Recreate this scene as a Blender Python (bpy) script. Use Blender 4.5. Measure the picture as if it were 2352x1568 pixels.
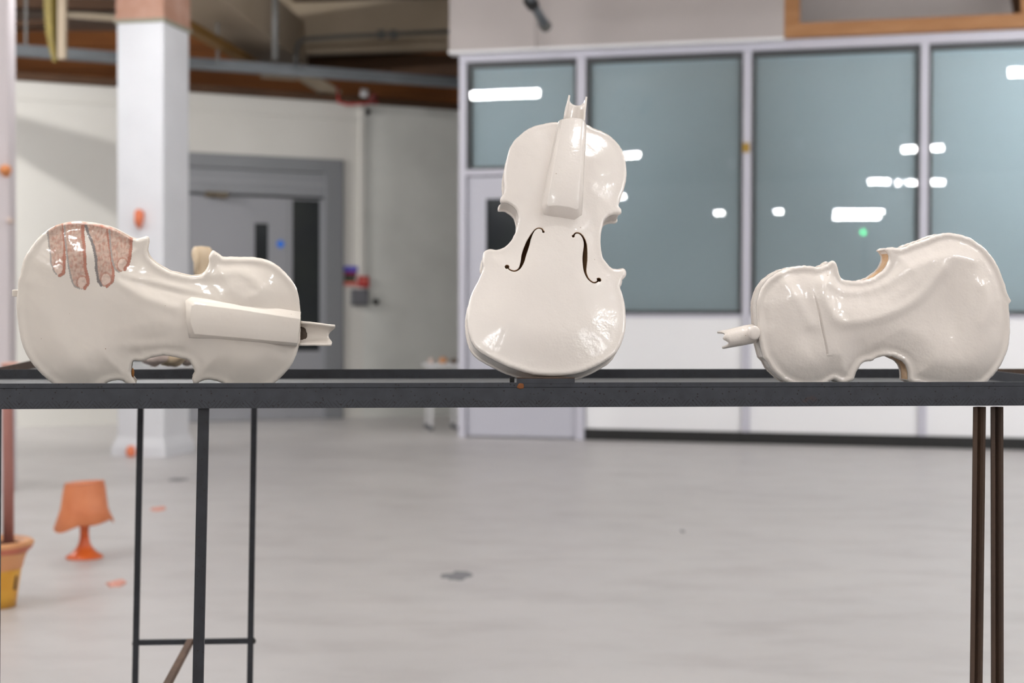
import bpy, bmesh, math, random
import numpy as np
from mathutils import Vector, Matrix, noise
from mathutils.geometry import delaunay_2d_cdt
random.seed(7)
C = bpy.context.scene
COL = C.collection
for o in list(bpy.data.objects):
    bpy.data.objects.remove(o)

# ------------------------------------------------------------------ camera
F = 3400.0; CX, CY = 1176.0, 784.0
CAMH = 0.95
PITCH = math.atan(54/F); ROLL = 0.0032
fw = Vector((0, math.cos(PITCH), -math.sin(PITCH)))
r0 = Vector((1, 0, 0)); u0 = r0.cross(fw)
rt = (r0*math.cos(ROLL) + u0*math.sin(ROLL)).normalized()
up = rt.cross(fw).normalized()
CAM = Vector((0, 0, CAMH))
cam_d = bpy.data.cameras.new('camera'); cam = bpy.data.objects.new('camera', cam_d); COL.objects.link(cam)
m = Matrix((rt, up, -fw)).transposed().to_4x4(); m.translation = CAM
cam.matrix_world = m
cam_d.sensor_width = 36; cam_d.lens = F/2352*36
cam_d.clip_start = 0.05; cam_d.clip_end = 200
cam_d.dof.use_dof = True; cam_d.dof.focus_distance = 1.93
cam_d.dof.aperture_fstop = 5.0; cam_d.dof.aperture_blades = 0
C.camera = cam

# ------------------------------------------------------------------ world, exposure
w = bpy.data.worlds.new('world'); C.world = w; w.use_nodes = True
w.node_tree.nodes['Background'].inputs[0].default_value = (0.75, 0.8, 0.9, 1)
w.node_tree.nodes['Background'].inputs[1].default_value = 0.25
C.view_settings.view_transform = 'Standard'; C.view_settings.look = 'None'
C.view_settings.gamma = 1.0; C.view_settings.use_curve_mapping = False
C.view_settings.exposure = 0.4
TUBE = 84.0        # radiance of the ceiling tubes

def ray(px, py):
    return (fw + rt*((px-CX)/F) - up*((py-CY)/F))
def at(px, py, Y):
    d = ray(px, py); return CAM + d*(Y/d.y)
def onfloor(px, py, z=0.0):
    d = ray(px, py); return CAM + d*((z-CAMH)/d.z)
def hit(px, py, O, N):
    d = ray(px, py); return CAM + d*((O-CAM).dot(N)/d.dot(N))

# ------------------------------------------------------------------ mesh helpers
class MB:
    def __init__(s): s.v = []; s.f = []; s.mi = []
    def add(s, vs, fs, mi=0):
        b = len(s.v); s.v += [tuple(x) for x in vs]
        s.f += [tuple(i+b for i in f) for f in fs]; s.mi += [mi]*len(fs); return s
    def box(s, a, b, mi=0, M=None):
        x0, y0, z0 = a; x1, y1, z1 = b
        vs = [Vector(p) for p in ((x0,y0,z0),(x1,y0,z0),(x1,y1,z0),(x0,y1,z0),(x0,y0,z1),(x1,y0,z1),(x1,y1,z1),(x0,y1,z1))]
        if M is not None: vs = [M @ p for p in vs]
        return s.add(vs, [(0,3,2,1),(4,5,6,7),(0,1,5,4),(1,2,6,5),(2,3,7,6),(3,0,4,7)], mi)
    def beam(s, p, q, wdt, hgt, mi=0, upv=(0,0,1)):
        p = Vector(p); q = Vector(q); d = (q-p).normalized(); U = Vector(upv)
        if abs(d.dot(U)) > .95: U = Vector((0,1,0))
        sx = d.cross(U).normalized(); sz = sx.cross(d).normalized()
        vs = []
        for c in (p, q):
            for a, b in ((-1,-1),(1,-1),(1,1),(-1,1)): vs.append(c + sx*a*wdt/2 + sz*b*hgt/2)
        return s.add(vs, [(0,1,2,3),(7,6,5,4),(0,4,5,1),(1,5,6,2),(2,6,7,3),(3,7,4,0)], mi)
    def tube(s, pts, r, n=12, mi=0, cap=True):
        pts = [Vector(p) for p in pts]; rs = r if isinstance(r, (list, tuple)) else [r]*len(pts)
        vs = []; prev = None
        for i, p in enumerate(pts):
            d = (pts[min(i+1, len(pts)-1)] - pts[max(i-1, 0)]).normalized()
            if prev is None:
                a = d.orthogonal().normalized()
            else:
                a = (prev - d*prev.dot(d)).normalized()
            prev = a; b = d.cross(a)
            for k in range(n):
                t = 2*math.pi*k/n; vs.append(p + (a*math.cos(t) + b*math.sin(t))*rs[i])
        fs = []
        for i in range(len(pts)-1):
            for k in range(n):
                k2 = (k+1) % n; fs.append((i*n+k, i*n+k2, (i+1)*n+k2, (i+1)*n+k))
        if cap:
            fs.append(tuple(range(n))[::-1]); fs.append(tuple((len(pts)-1)*n+k for k in range(n)))
        return s.add(vs, fs, mi)
    def lathe(s, prof, n=40, mi=0, wob=None, cx=0, cy=0):
        vs = []
        for i, (r, z) in enumerate(prof):
            for k in range(n):
                t = 2*math.pi*k/n; rr, zz = r, z
                if wob: rr, zz = wob(i, t, r, z)
                vs.append((cx+rr*math.cos(t), cy+rr*math.sin(t), zz))
        fs = []
        for i in range(len(prof)-1):
            for k in range(n):
                k2 = (k+1) % n; fs.append((i*n+k, i*n+k2, (i+1)*n+k2, (i+1)*n+k))
        return s.add(vs, fs, mi)
    def build(s, name, mats, parent=None, smooth=False, bevel=0, recalc=True):
        me = bpy.data.meshes.new(name); me.from_pydata(s.v, [], s.f)
        if not isinstance(mats, (list, tuple)): mats = [mats]
        for mt in mats: me.materials.append(mt)
        me.polygons.foreach_set('material_index', s.mi)
        if recalc:
            bm = bmesh.new(); bm.from_mesh(me); bmesh.ops.recalc_face_normals(bm, faces=bm.faces); bm.to_mesh(me); bm.free()
        if smooth: me.polygons.foreach_set('use_smooth', [True]*len(me.polygons))
        me.update()
        o = bpy.data.objects.new(name, me); COL.objects.link(o)
        if parent: o.parent = parent
        if bevel:
            b = o.modifiers.new('bevel', 'BEVEL'); b.width = bevel; b.segments = 2; b.limit_method = 'ANGLE'; b.angle_limit = math.radians(40)
        return o

def tag(o, label=None, cat=None, group=None, kind=None):
    if label: o['label'] = label
    if cat: o['category'] = cat
    if group: o['group'] = group
    if kind: o['kind'] = kind
    return o
def empty(name, loc=(0,0,0), rz=0, label=None, cat=None, group=None, kind=None):
    o = bpy.data.objects.new(name, None); COL.objects.link(o); o.location = loc; o.rotation_euler = (0,0,rz)
    o.empty_display_size = .05
    return tag(o, label, cat, group, kind)
def struct(o, label=None): return tag(o, label, kind='structure')

# ------------------------------------------------------------------ materials
def srgb(r, g, b):
    def f(c):
        c /= 255.0
        return c/12.92 if c <= .04045 else ((c+.055)/1.055)**2.4
    return (f(r), f(g), f(b), 1)
def mat(name, col, rough=.5, metal=0, spec=.5, noise_amt=0, nscale=5, col2=None, bump=0, bscale=50, coat=0, emit=0, stretch=None, bdist=.002):
    mt = bpy.data.materials.new(name); mt.use_nodes = True; nt = mt.node_tree; N = nt.nodes; L = nt.links
    b = N['Principled BSDF']; b.inputs['Base Color'].default_value = col
    b.inputs['Roughness'].default_value = rough; b.inputs['Metallic'].default_value = metal
    b.inputs['Specular IOR Level'].default_value = spec; b.inputs['Coat Weight'].default_value = coat
    if emit:
        b.inputs['Emission Color'].default_value = col; b.inputs['Emission Strength'].default_value = emit
    tc = N.new('ShaderNodeTexCoord'); mp = N.new('ShaderNodeMapping'); L.new(tc.outputs['Object'], mp.inputs[0])
    if stretch: mp.inputs['Scale'].default_value = stretch
    if noise_amt:
        nz = N.new('ShaderNodeTexNoise'); nz.inputs['Scale'].default_value = nscale; nz.inputs['Detail'].default_value = 6
        L.new(mp.outputs[0], nz.inputs['Vector'])
        rp = N.new('ShaderNodeValToRGB'); rp.color_ramp.elements[0].position = .5-noise_amt*.5; rp.color_ramp.elements[1].position = .5+noise_amt*.5
        rp.color_ramp.elements[0].color = col2 or col; rp.color_ramp.elements[1].color = col
        L.new(nz.outputs[0], rp.inputs[0]); L.new(rp.outputs[0], b.inputs['Base Color'])
    if bump:
        nz2 = N.new('ShaderNodeTexNoise'); nz2.inputs['Scale'].default_value = bscale; nz2.inputs['Detail'].default_value = 3
        L.new(tc.outputs['Object'], nz2.inputs['Vector'])
        bp = N.new('ShaderNodeBump'); bp.inputs['Strength'].default_value = bump; bp.inputs['Distance'].default_value = bdist
        L.new(nz2.outputs[0], bp.inputs['Height']); L.new(bp.outputs[0], b.inputs['Normal'])
    return mt

def ceramic(name, base, col2, bump=.35, bscale=260, bdist=.0008, paint=False):
    mt = mat(name, base, rough=.10, spec=.55, noise_amt=.6, nscale=9, col2=col2)
    nt = mt.node_tree; N = nt.nodes; L = nt.links; b = N['Principled BSDF']
    b.inputs['Subsurface Weight'].default_value = 0.0
    tc = N.new('ShaderNodeTexCoord')
    n1 = N.new('ShaderNodeTexNoise'); n1.inputs['Scale'].default_value = bscale; n1.inputs['Detail'].default_value = 1.5
    n2 = N.new('ShaderNodeTexNoise'); n2.inputs['Scale'].default_value = 45; n2.inputs['Detail'].default_value = 2
    for n in (n1, n2): L.new(tc.outputs['Object'], n.inputs['Vector'])
    b1 = N.new('ShaderNodeBump'); b1.inputs['Strength'].default_value = bump; b1.inputs['Distance'].default_value = bdist
    b2 = N.new('ShaderNodeBump'); b2.inputs['Strength'].default_value = .3; b2.inputs['Distance'].default_value = .002
    L.new(n2.outputs[0], b2.inputs['Height']); L.new(n1.outputs[0], b1.inputs['Height'])
    L.new(b2.outputs[0], b1.inputs['Normal']); L.new(b1.outputs[0], b.inputs['Normal'])
    # sparse pin holes / specks of raw clay
    vo = N.new('ShaderNodeTexVoronoi'); vo.inputs['Scale'].default_value = 38; L.new(tc.outputs['Object'], vo.inputs['Vector'])
    lt = N.new('ShaderNodeMath'); lt.operation = 'LESS_THAN'; lt.inputs[1].default_value = .022
    L.new(vo.outputs['Distance'], lt.inputs[0])
    mx = N.new('ShaderNodeMix'); mx.data_type = 'RGBA'; mx.inputs['B'].default_value = srgb(150, 125, 100)
    src = b.inputs['Base Color'].links[0].from_socket
    L.new(lt.outputs[0], mx.inputs['Factor']); L.new(src, mx.inputs['A']); out = mx.outputs['Result']
    if paint:
        at_ = N.new('ShaderNodeVertexColor'); at_.layer_name = 'paint'
        n3 = N.new('ShaderNodeTexNoise'); n3.inputs['Scale'].default_value = 220; n3.inputs['Detail'].default_value = 5
        L.new(tc.outputs['Object'], n3.inputs['Vector'])
        rp = N.new('ShaderNodeValToRGB'); rp.color_ramp.elements[0].position = .38; rp.color_ramp.elements[1].position = .55
        rp.color_ramp.elements[0].color = (.66, .60, .58, 1); rp.color_ramp.elements[1].color = (1, 1, 1, 1)
        L.new(n3.outputs[0], rp.inputs[0])
        ml = N.new('ShaderNodeMix'); ml.data_type = 'RGBA'; ml.blend_type = 'MULTIPLY'; ml.inputs['Factor'].default_value = .55
        L.new(at_.outputs['Color'], ml.inputs['A']); L.new(rp.outputs[0], ml.inputs['B'])
        m2 = N.new('ShaderNodeMix'); m2.data_type = 'RGBA'
        L.new(at_.outputs['Alpha'], m2.inputs['Factor']); L.new(out, m2.inputs['A']); L.new(ml.outputs['Result'], m2.inputs['B'])
        out = m2.outputs['Result']
    L.new(out, b.inputs['Base Color'])
    return mt

M_cer_l = ceramic('glaze_ivory', srgb(232, 224, 215), srgb(225, 216, 206), bump=.13, bscale=170, paint=True)
M_cer_m = ceramic('glaze_white', srgb(236, 229, 223), srgb(231, 223, 216), bump=.24, bscale=330)
M_cer_m.node_tree.nodes['Principled BSDF'].inputs['Roughness'].default_value = .16
M_cer_r = ceramic('glaze_pale', srgb(235, 227, 220), srgb(228, 219, 211), bump=.34, bscale=280)
M_inner = mat('raw_clay_inside', srgb(200, 158, 116), .9, noise_amt=.6, nscale=60, col2=srgb(180, 138, 98))
M_raw = mat('raw_clay_tan', srgb(214, 184, 150), .7, noise_amt=.5, nscale=70, col2=srgb(190, 148, 108), bump=.5, bscale=180)
M_rib_l = mat('glaze_rib', srgb(218, 207, 192), .3, noise_amt=.4, nscale=50, col2=srgb(206, 190, 168), bump=.4, bscale=120)

def steel_mat(name, base, dark, rust_amt, hatch=False):
    mt = mat(name, base, rough=.48, spec=.45, noise_amt=.5, nscale=60, col2=dark, bump=.25, bscale=500, bdist=.0004)
    nt = mt.node_tree; N = nt.nodes; L = nt.links; b = N['Principled BSDF']
    tc = N.new('ShaderNodeTexCoord'); src = b.inputs['Base Color'].links[0].from_socket
    nr = N.new('ShaderNodeTexNoise'); nr.inputs['Scale'].default_value = 14; nr.inputs['Detail'].default_value = 8; nr.inputs['Roughness'].default_value = .7
    L.new(tc.outputs['Object'], nr.inputs['Vector'])
    rp = N.new('ShaderNodeValToRGB'); rp.color_ramp.elements[0].position = rust_amt; rp.color_ramp.elements[1].position = rust_amt+.16
    rp.color_ramp.elements[0].color = (0, 0, 0, 1); rp.color_ramp.elements[1].color = (1, 1, 1, 1)
    L.new(nr.outputs[0], rp.inputs[0])
    mx = N.new('ShaderNodeMix'); mx.data_type = 'RGBA'; mx.inputs['B'].default_value = srgb(86, 52, 36)
    L.new(rp.outputs[0], mx.inputs['Factor']); L.new(src, mx.inputs['A']); out = mx.outputs['Result']
    # small dark pits
    vo = N.new('ShaderNodeTexVoronoi'); vo.inputs['Scale'].default_value = 150; L.new(tc.outputs['Object'], vo.inputs['Vector'])
    lt = N.new('ShaderNodeMath'); lt.operation = 'LESS_THAN'; lt.inputs[1].default_value = .16; L.new(vo.outputs['Distance'], lt.inputs[0])
    m3 = N.new('ShaderNodeMix'); m3.data_type = 'RGBA'; m3.inputs['B'].default_value = srgb(30, 28, 28)
    L.new(lt.outputs[0], m3.inputs['Factor']); L.new(out, m3.inputs['A']); out = m3.outputs['Result']
    if hatch:
        sp = N.new('ShaderNodeSeparateXYZ'); L.new(tc.outputs['Object'], sp.inputs[0])
        def mth(op, a, b2=None, c=None):
            n = N.new('ShaderNodeMath'); n.operation = op
            for i, x in enumerate((a, b2, c)):
                if x is None: continue
                if isinstance(x, (int, float)): n.inputs[i].default_value = x
                else: L.new(x, n.inputs[i])
            return n.outputs[0]
        X, Z = sp.outputs[0], sp.outputs[2]
        sgn_n = N.new('ShaderNodeTexNoise'); sgn_n.noise_dimensions = '1D'; sgn_n.inputs['Scale'].default_value = 55; sgn_n.inputs['Detail'].default_value = 1
        L.new(X, sgn_n.inputs['W'])
        sg = mth('SUBTRACT', mth('MULTIPLY', mth('GREATER_THAN', sgn_n.outputs[0], .5), 2.0), 1.0)
        wob = N.new('ShaderNodeTexNoise'); wob.inputs['Scale'].default_value = 90; L.new(tc.outputs['Object'], wob.inputs['Vector'])
        ph = mth('ADD', mth('ADD', X, mth('MULTIPLY', mth('MULTIPLY', Z, .9), sg)), mth('MULTIPLY', wob.outputs[0], .004))
        sn = mth('SINE', mth('MULTIPLY', ph, 2*math.pi/.0052))
        line = mth('GREATER_THAN', sn, .8)
        ed = N.new('ShaderNodeTexNoise'); ed.noise_dimensions = '1D'; ed.inputs['Scale'].default_value = 160; L.new(X, ed.inputs['W'])
        lim = mth('ADD', -RAILH + .0035, mth('MULTIPLY', ed.outputs[0], .012))
        band = mth('LESS_THAN', Z, lim)
        fac = mth('MULTIPLY', mth('MULTIPLY', line, band), .6)
        m4 = N.new('ShaderNodeMix'); m4.data_type = 'RGBA'; m4.inputs['B'].default_value = srgb(24, 20, 20)
        L.new(fac, m4.inputs['Factor']); L.new(out, m4.inputs['A']); out = m4.outputs['Result']
    L.new(out, b.inputs['Base Color'])
    return mt
RAILH = .032
M_steel = steel_mat('blue_black_steel', srgb(58, 61, 68), srgb(46, 48, 54), .66, hatch=True)
M_steel2 = steel_mat('blue_black_steel_plain', srgb(46, 48, 54), srgb(34, 35, 40), .68)
M_plate = steel_mat('steel_plate', srgb(104, 106, 108), srgb(84, 86, 88), .75)
M_rust = mat('rusty_steel', srgb(84, 62, 46), .65, noise_amt=.5, nscale=30, col2=srgb(52, 40, 34), bump=.3, bscale=200, stretch=(1, 1, .12))
M_rust2 = mat('rusty_brown_steel', srgb(112, 84, 64), .7, noise_amt=.5, nscale=30, col2=srgb(80, 58, 44))
M_black = mat('black_metal', srgb(18, 18, 18), .4)

def floor_mat():
    mt = mat('floor_paint', srgb(203, 200, 199), rough=.34, spec=.4, noise_amt=.75, nscale=.8, col2=srgb(192, 189, 189))
    nt = mt.node_tree; N = nt.nodes; L = nt.links; b = N['Principled BSDF']
    tc = N.new('ShaderNodeTexCoord'); src = b.inputs['Base Color'].links[0].from_socket
    nz = N.new('ShaderNodeTexNoise'); nz.inputs['Scale'].default_value = 2.6; nz.inputs['Detail'].default_value = 8; nz.inputs['Roughness'].default_value = .62
    mp = N.new('ShaderNodeMapping'); mp.inputs['Scale'].default_value = (.8, 1.6, 1); mp.inputs['Rotation'].default_value = (0, 0, .5)
    L.new(tc.outputs['Object'], mp.inputs[0]); L.new(mp.outputs[0], nz.inputs['Vector'])
    rp = N.new('ShaderNodeValToRGB'); rp.color_ramp.elements[0].position = .33; rp.color_ramp.elements[1].position = .52
    rp.color_ramp.elements[0].color = (.86, .85, .85, 1); rp.color_ramp.elements[1].color = (1, 1, 1, 1)
    L.new(nz.outputs[0], rp.inputs[0])
    ml = N.new('ShaderNodeMix'); ml.data_type = 'RGBA'; ml.blend_type = 'MULTIPLY'; ml.inputs['Factor'].default_value = .8
    L.new(src, ml.inputs['A']); L.new(rp.outputs[0], ml.inputs['B']); L.new(ml.outputs['Result'], b.inputs['Base Color'])
    n2 = N.new('ShaderNodeTexNoise'); n2.inputs['Scale'].default_value = 5; n2.inputs['Detail'].default_value = 5; L.new(tc.outputs['Object'], n2.inputs['Vector'])
    mr = N.new('ShaderNodeMapRange'); mr.inputs['To Min'].default_value = .26; mr.inputs['To Max'].default_value = .5
    L.new(n2.outputs[0], mr.inputs[0]); L.new(mr.outputs[0], b.inputs['Roughness'])
    return mt
M_floor = floor_mat()
M_wall = mat('wall_white', srgb(216, 214, 209), .8, noise_amt=.6, nscale=1.2, col2=srgb(208, 206, 200))
M_wall2 = mat('wall_lighting_tone', srgb(226, 227, 222), .8, noise_amt=.6, nscale=1.2, col2=srgb(189, 190, 186))  # same wall past the trunking; its different light is tuned into this colour
M_col = mat('column_white', srgb(226, 227, 231), .6, noise_amt=.4, nscale=3, col2=srgb(219, 220, 224))
M_panel = mat('partition_panel', srgb(238, 238, 240), .55)
M_alu = mat('frame_lilac_white', srgb(194, 193, 204), .4)
M_alud = mat('gasket_dark', srgb(66, 68, 70), .5)
M_door = mat('door_lilac', srgb(186, 186, 196), .5)
M_doorg = mat('door_grey', srgb(150, 151, 156), .5)
M_frameg = mat('door_frame_grey', srgb(128, 130, 134), .5)
M_darkglass = mat('dark_wired_glass', srgb(34, 40, 38), .12, noise_amt=.6, nscale=2.5, col2=srgb(26, 30, 38))
M_bulk = mat('bulkhead_board', srgb(186, 179, 177), .85, noise_amt=.5, nscale=1.5, col2=srgb(175, 168, 166))
M_wood = mat('pale_timber', srgb(174, 128, 86), .7, noise_amt=.6, nscale=4, col2=srgb(150, 102, 62), stretch=(1, 1, 6))
M_brown = mat('brown_board', srgb(178, 112, 60), .8, noise_amt=.6, nscale=1.6, col2=srgb(136, 82, 42), stretch=(.6, 1, 2))
M_brownd = mat('dark_brown_timber', srgb(88, 60, 38), .8, noise_amt=.6, nscale=2, col2=srgb(64, 42, 26))
M_beige = mat('beige_concrete', srgb(186, 172, 152), .85, noise_amt=.6, nscale=1.5, col2=srgb(168, 152, 130))
M_terra = mat('reddish_concrete', srgb(196, 160, 144), .85, noise_amt=.5, nscale=5, col2=srgb(164, 116, 92))
M_galv = mat('galvanised_steel', srgb(122, 127, 132), .5, metal=.2, noise_amt=.5, nscale=3, col2=srgb(100, 105, 110))
M_pipe = mat('grey_conduit', srgb(96, 96, 94), .5)
M_foil = mat('yellow_insulation', srgb(132, 116, 40), .6, noise_amt=.8, nscale=9, col2=srgb(92, 78, 26))
M_orange = mat('orange_glaze', srgb(230, 116, 52), .3, noise_amt=.7, nscale=18, col2=srgb(206, 84, 34))
M_shade = mat('terracotta_glaze', srgb(226, 142, 96), .45, noise_amt=.7, nscale=14, col2=srgb(200, 112, 70))
M_potrim = mat('pot_peach', srgb(222, 168, 118), .5, noise_amt=.7, nscale=12, col2=srgb(206, 136, 92))
M_potyel = mat('pot_yellow_glaze', srgb(226, 178, 70), .35, noise_amt=.8, nscale=9, col2=srgb(208, 134, 20))
M_potred = mat('pot_red', srgb(214, 132, 106), .5, noise_amt=.6, nscale=14, col2=srgb(196, 104, 80))
M_soil = mat('dark_red_glaze', srgb(70, 20, 20), .5)
M_postred = mat('post_pink_red', srgb(164, 112, 102), .6, noise_amt=.7, nscale=7, col2=srgb(146, 92, 82))
M_cream = mat('cream_clay', srgb(232, 214, 188), .6, noise_amt=.7, nscale=25, col2=srgb(222, 194, 156))
M_pinkw = mat('pink_white_clay', srgb(226, 212, 206), .5, noise_amt=.8, nscale=12, col2=srgb(206, 176, 158))
M_smear = mat('grey_smear', srgb(128, 128, 132), .6)
M_redd = mat('dark_red_iron', srgb(96, 26, 22), .6)
M_red = mat('red_plastic', srgb(176, 46, 46), .4)
M_greyb = mat('grey_plastic', srgb(96, 97, 102), .5)
M_blue = mat('sign_blue', srgb(40, 120, 230), .5)
M_purple = mat('notice_blue', srgb(92, 88, 190), .6)
M_maroon = mat('notice_maroon', srgb(120, 30, 70), .6)
M_green = mat('notice_green', srgb(20, 70, 46), .6)
M_nred = mat('notice_red', srgb(206, 110, 100), .6)
M_white = mat('white_enamel', srgb(225, 225, 228), .4)
M_brass = mat('brass', srgb(160, 130, 60), .4, metal=.6)
M_blind = mat('blind_slat', srgb(226, 240, 246), .6)
M_back = mat('room_wall_far', srgb(226, 223, 218), .9)
M_ceil = mat('ceiling_soffit', srgb(196, 188, 178), .9, noise_amt=.6, nscale=.7, col2=srgb(178, 166, 152))
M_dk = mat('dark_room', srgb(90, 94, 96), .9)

def tube_mat():
    mt = bpy.data.materials.new('tube_light'); mt.use_nodes = True; nt = mt.node_tree
    nt.nodes.clear(); e = nt.nodes.new('ShaderNodeEmission'); o = nt.nodes.new('ShaderNodeOutputMaterial')
    e.inputs[0].default_value = (.985, .99, 1.0, 1); e.inputs[1].default_value = TUBE
    nt.links.new(e.outputs[0], o.inputs[0]); return mt
M_tube = tube_mat()
def glass_mat():
    mt = bpy.data.materials.new('window_glass'); mt.use_nodes = True; nt = mt.node_tree; N = nt.nodes; L = nt.links
    N.clear(); out = N.new('ShaderNodeOutputMaterial'); tr = N.new('ShaderNodeBsdfTransparent'); tr.inputs[0].default_value = (.95, .985, .99, 1)
    gl = N.new('ShaderNodeBsdfGlossy'); gl.inputs['Roughness'].default_value = .004; fr = N.new('ShaderNodeFresnel'); fr.inputs[0].default_value = 1.85
    mx = N.new('ShaderNodeMixShader'); L.new(fr.outputs[0], mx.inputs[0]); L.new(tr.outputs[0], mx.inputs[1]); L.new(gl.outputs[0], mx.inputs[2])
    L.new(mx.outputs[0], out.inputs[0]); return mt
M_glass = glass_mat()

# ------------------------------------------------------------------ partition frame of reference (right-hand glazed partition)
PA = onfloor(1064, 1003); PB = onfloor(2340, 1033)
pt = (PB-PA).normalized(); pn = Vector((pt.y, -pt.x, 0))        # pn points into the room (toward camera)
if pn.dot(CAM-PA) < 0: pn = -pn
PM = Matrix((pt, -pn, Vector((0,0,1)))).transposed().to_4x4(); PM.translation = PA
PMi = PM.inverted()
def pw(px, py, off=0.0):      # pixel -> (s, z) on the partition plane, off metres in front of it
    p = hit(px, py, PA + pn*off, pn); q = PMi @ p; return q.x, q.z
# left wall
zt = 3.0
LA = onfloor(100, 979.5); LB = onfloor(830, 959.5)
lt_ = (LB-LA).normalized(); ln = Vector((lt_.y, -lt_.x, 0))
if ln.dot(CAM-LA) < 0: ln = -ln
LM = Matrix((lt_, -ln, Vector((0,0,1)))).transposed().to_4x4(); LM.translation = LA
LMi = LM.inverted()
def lw(px, py, off=0.0):
    p = hit(px, py, LA + ln*off, ln); q = LMi @ p; return q.x, q.z

# ------------------------------------------------------------------ ceiling lights (REFL mirrored in the glazing, EXTRA added for fill)
LAMPZ = 3.35
def lamp_from_reflection(p0, p1):
    out = []
    for px, py in (p0, p1):
        d = ray(px, py); P = CAM + d*((LAMPZ-.04-CAMH)/d.z)
        k = (P-PA).dot(pn); out.append(P - pn*2*k)
    return out
n_l = 0
def ceiling_light(a, b, zz=LAMPZ, wid=.075):
    global n_l
    a = Vector(a); b = Vector(b); c = (a+b)/2; L_ = (b-a).length
    rz = math.atan2((b-a).y, (b-a).x)
    t = empty('ceiling_light', (c.x, c.y, zz), rz, 'white linear batten light hung from the hall ceiling', 'ceiling light', 'batten lights of the hall')
    MB().box((-L_/2-.03, -wid/2-.01, 0), (L_/2+.03, wid/2+.01, .05)).build('housing', M_white, t)
    MB().box((-L_/2, -.03, -.075), (L_/2, .03, -.004)).build('tube', M_tube, t)
    MB().tube([(-L_/3, 0, .05), (-L_/3, 0, 4.55-zz)], .006, 6).build('rod', M_pipe, t)
    MB().tube([(L_/3, 0, .05), (L_/3, 0, 4.55-zz)], .006, 6).build('rod', M_pipe, t)
REFL = [((1072, 219), (1236, 213)), ((1415, 360), (1466, 355)), ((1400, 456), (1432, 451)), ((1643, 489), (1661, 488.5)),
        ((1780, 486), (1796, 485.5)), ((1918, 486), (2028, 486)), ((1916, 499), (2020, 499)),
        ((2074, 343), (2166, 339)), ((1996, 417), (2042, 417)), ((2060, 419), (2066, 419)), ((2084, 419), (2104, 420)), ((2130, 418), (2168, 418)), ((2318, 166), (2480, 160))]
for p0, p1 in REFL:
    a, b = lamp_from_reflection(p0, p1); ceiling_light(a, b)
EXTRA = [((-6.2, .2), (-5.2, -.1)), ((-4.6, 1.5), (-3.7, 2.1)), ((-3.3, 3.6), (-2.7, 4.4)), ((-6.4, 4.4), (-5.4, 4.4)), ((-5.2, 7.0), (-4.2, 7.2)),
         ((-6.6, 10.4), (-5.6, 10.7)), ((2.9, -.6), (4.1, -.4)), ((2.7, 2.2), (3.7, 2.4)), ((3.6, 4.6), (4.8, 4.8)), ((3.8, 7.4), (5.0, 7.6)), ((3.6, -3.8), (4.8, -3.6)),
         ((6.4, 1.0), (7.6, 1.2)), ((6.6, 5.0), (7.8, 5.2))]
for a, b in EXTRA:  # battens added for overall fill, placed clear of the reflections in the glazing
    ceiling_light((a[0], a[1], LAMPZ), (b[0], b[1], LAMPZ))

def added_spot(P, T, energy, rad, cone, label):  # spots added out of view for highlights and key light on the violins
    P = Vector(P); T = Vector(T); d = (T-P).normalized()
    t = empty('spotlight', P, 0, label, 'spotlight')
    MB().tube([-d*.2, -d*.03], [.05, .07], 20).build('can', M_white, t, smooth=True)
    MB().tube([-d*.15, (-d.x*.15, -d.y*.15, 4.55-P.z)], .012, 8).build('rod', M_pipe, t)
    ld = bpy.data.lights.new('spot_bulb', 'SPOT'); ld.energy = energy; ld.shadow_soft_size = rad; ld.spot_size = math.radians(cone); ld.spot_blend = .5; ld.color = (1, .985, .965)
    lo = bpy.data.objects.new('spot_bulb', ld); COL.objects.link(lo); lo.parent = t; lo.location = (0, 0, 0); lo.rotation_euler = d.to_track_quat('-Z', 'Y').to_euler()
added_spot((-.3, -2.7, 2.65), (.05, 2, .95), 30, .19, 31, 'unseen added spotlight above and behind the camera')
added_spot((-2.3, .1, 3.3), (-.1, 2, .95), 48, .10, 55, 'unseen added spotlight left of the steel table')
added_spot((-.75, 1.72, 3.3), (-.50, 1.86, .9), 120, .14, 24, 'unseen added spotlight straight above the left violin')
added_spot((.7, 1.75, 3.3), (.56, 2.0, .9), 50, .12, 22, 'unseen added spotlight straight above the right violin')
# ------------------------------------------------------------------ shell
struct(MB().box((-12, -16, -.1), (17, 22, 0)).build('floor', M_floor), 'pale grey painted concrete hall floor')
struct(MB().box((-12, -16, 4.6), (17, 22, 4.7)).build('ceiling', M_ceil))
struct(MB().box((-12, -16.1, 0), (17, -16, 4.6)).build('wall_back', M_back))
struct(MB().box((16.9, -16, 0), (17, 22, 4.6)).build('wall_right', M_back))
struct(MB().box((-12.1, -16, 0), (-12, 22, 4.6)).build('wall_outer', M_back))
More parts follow.
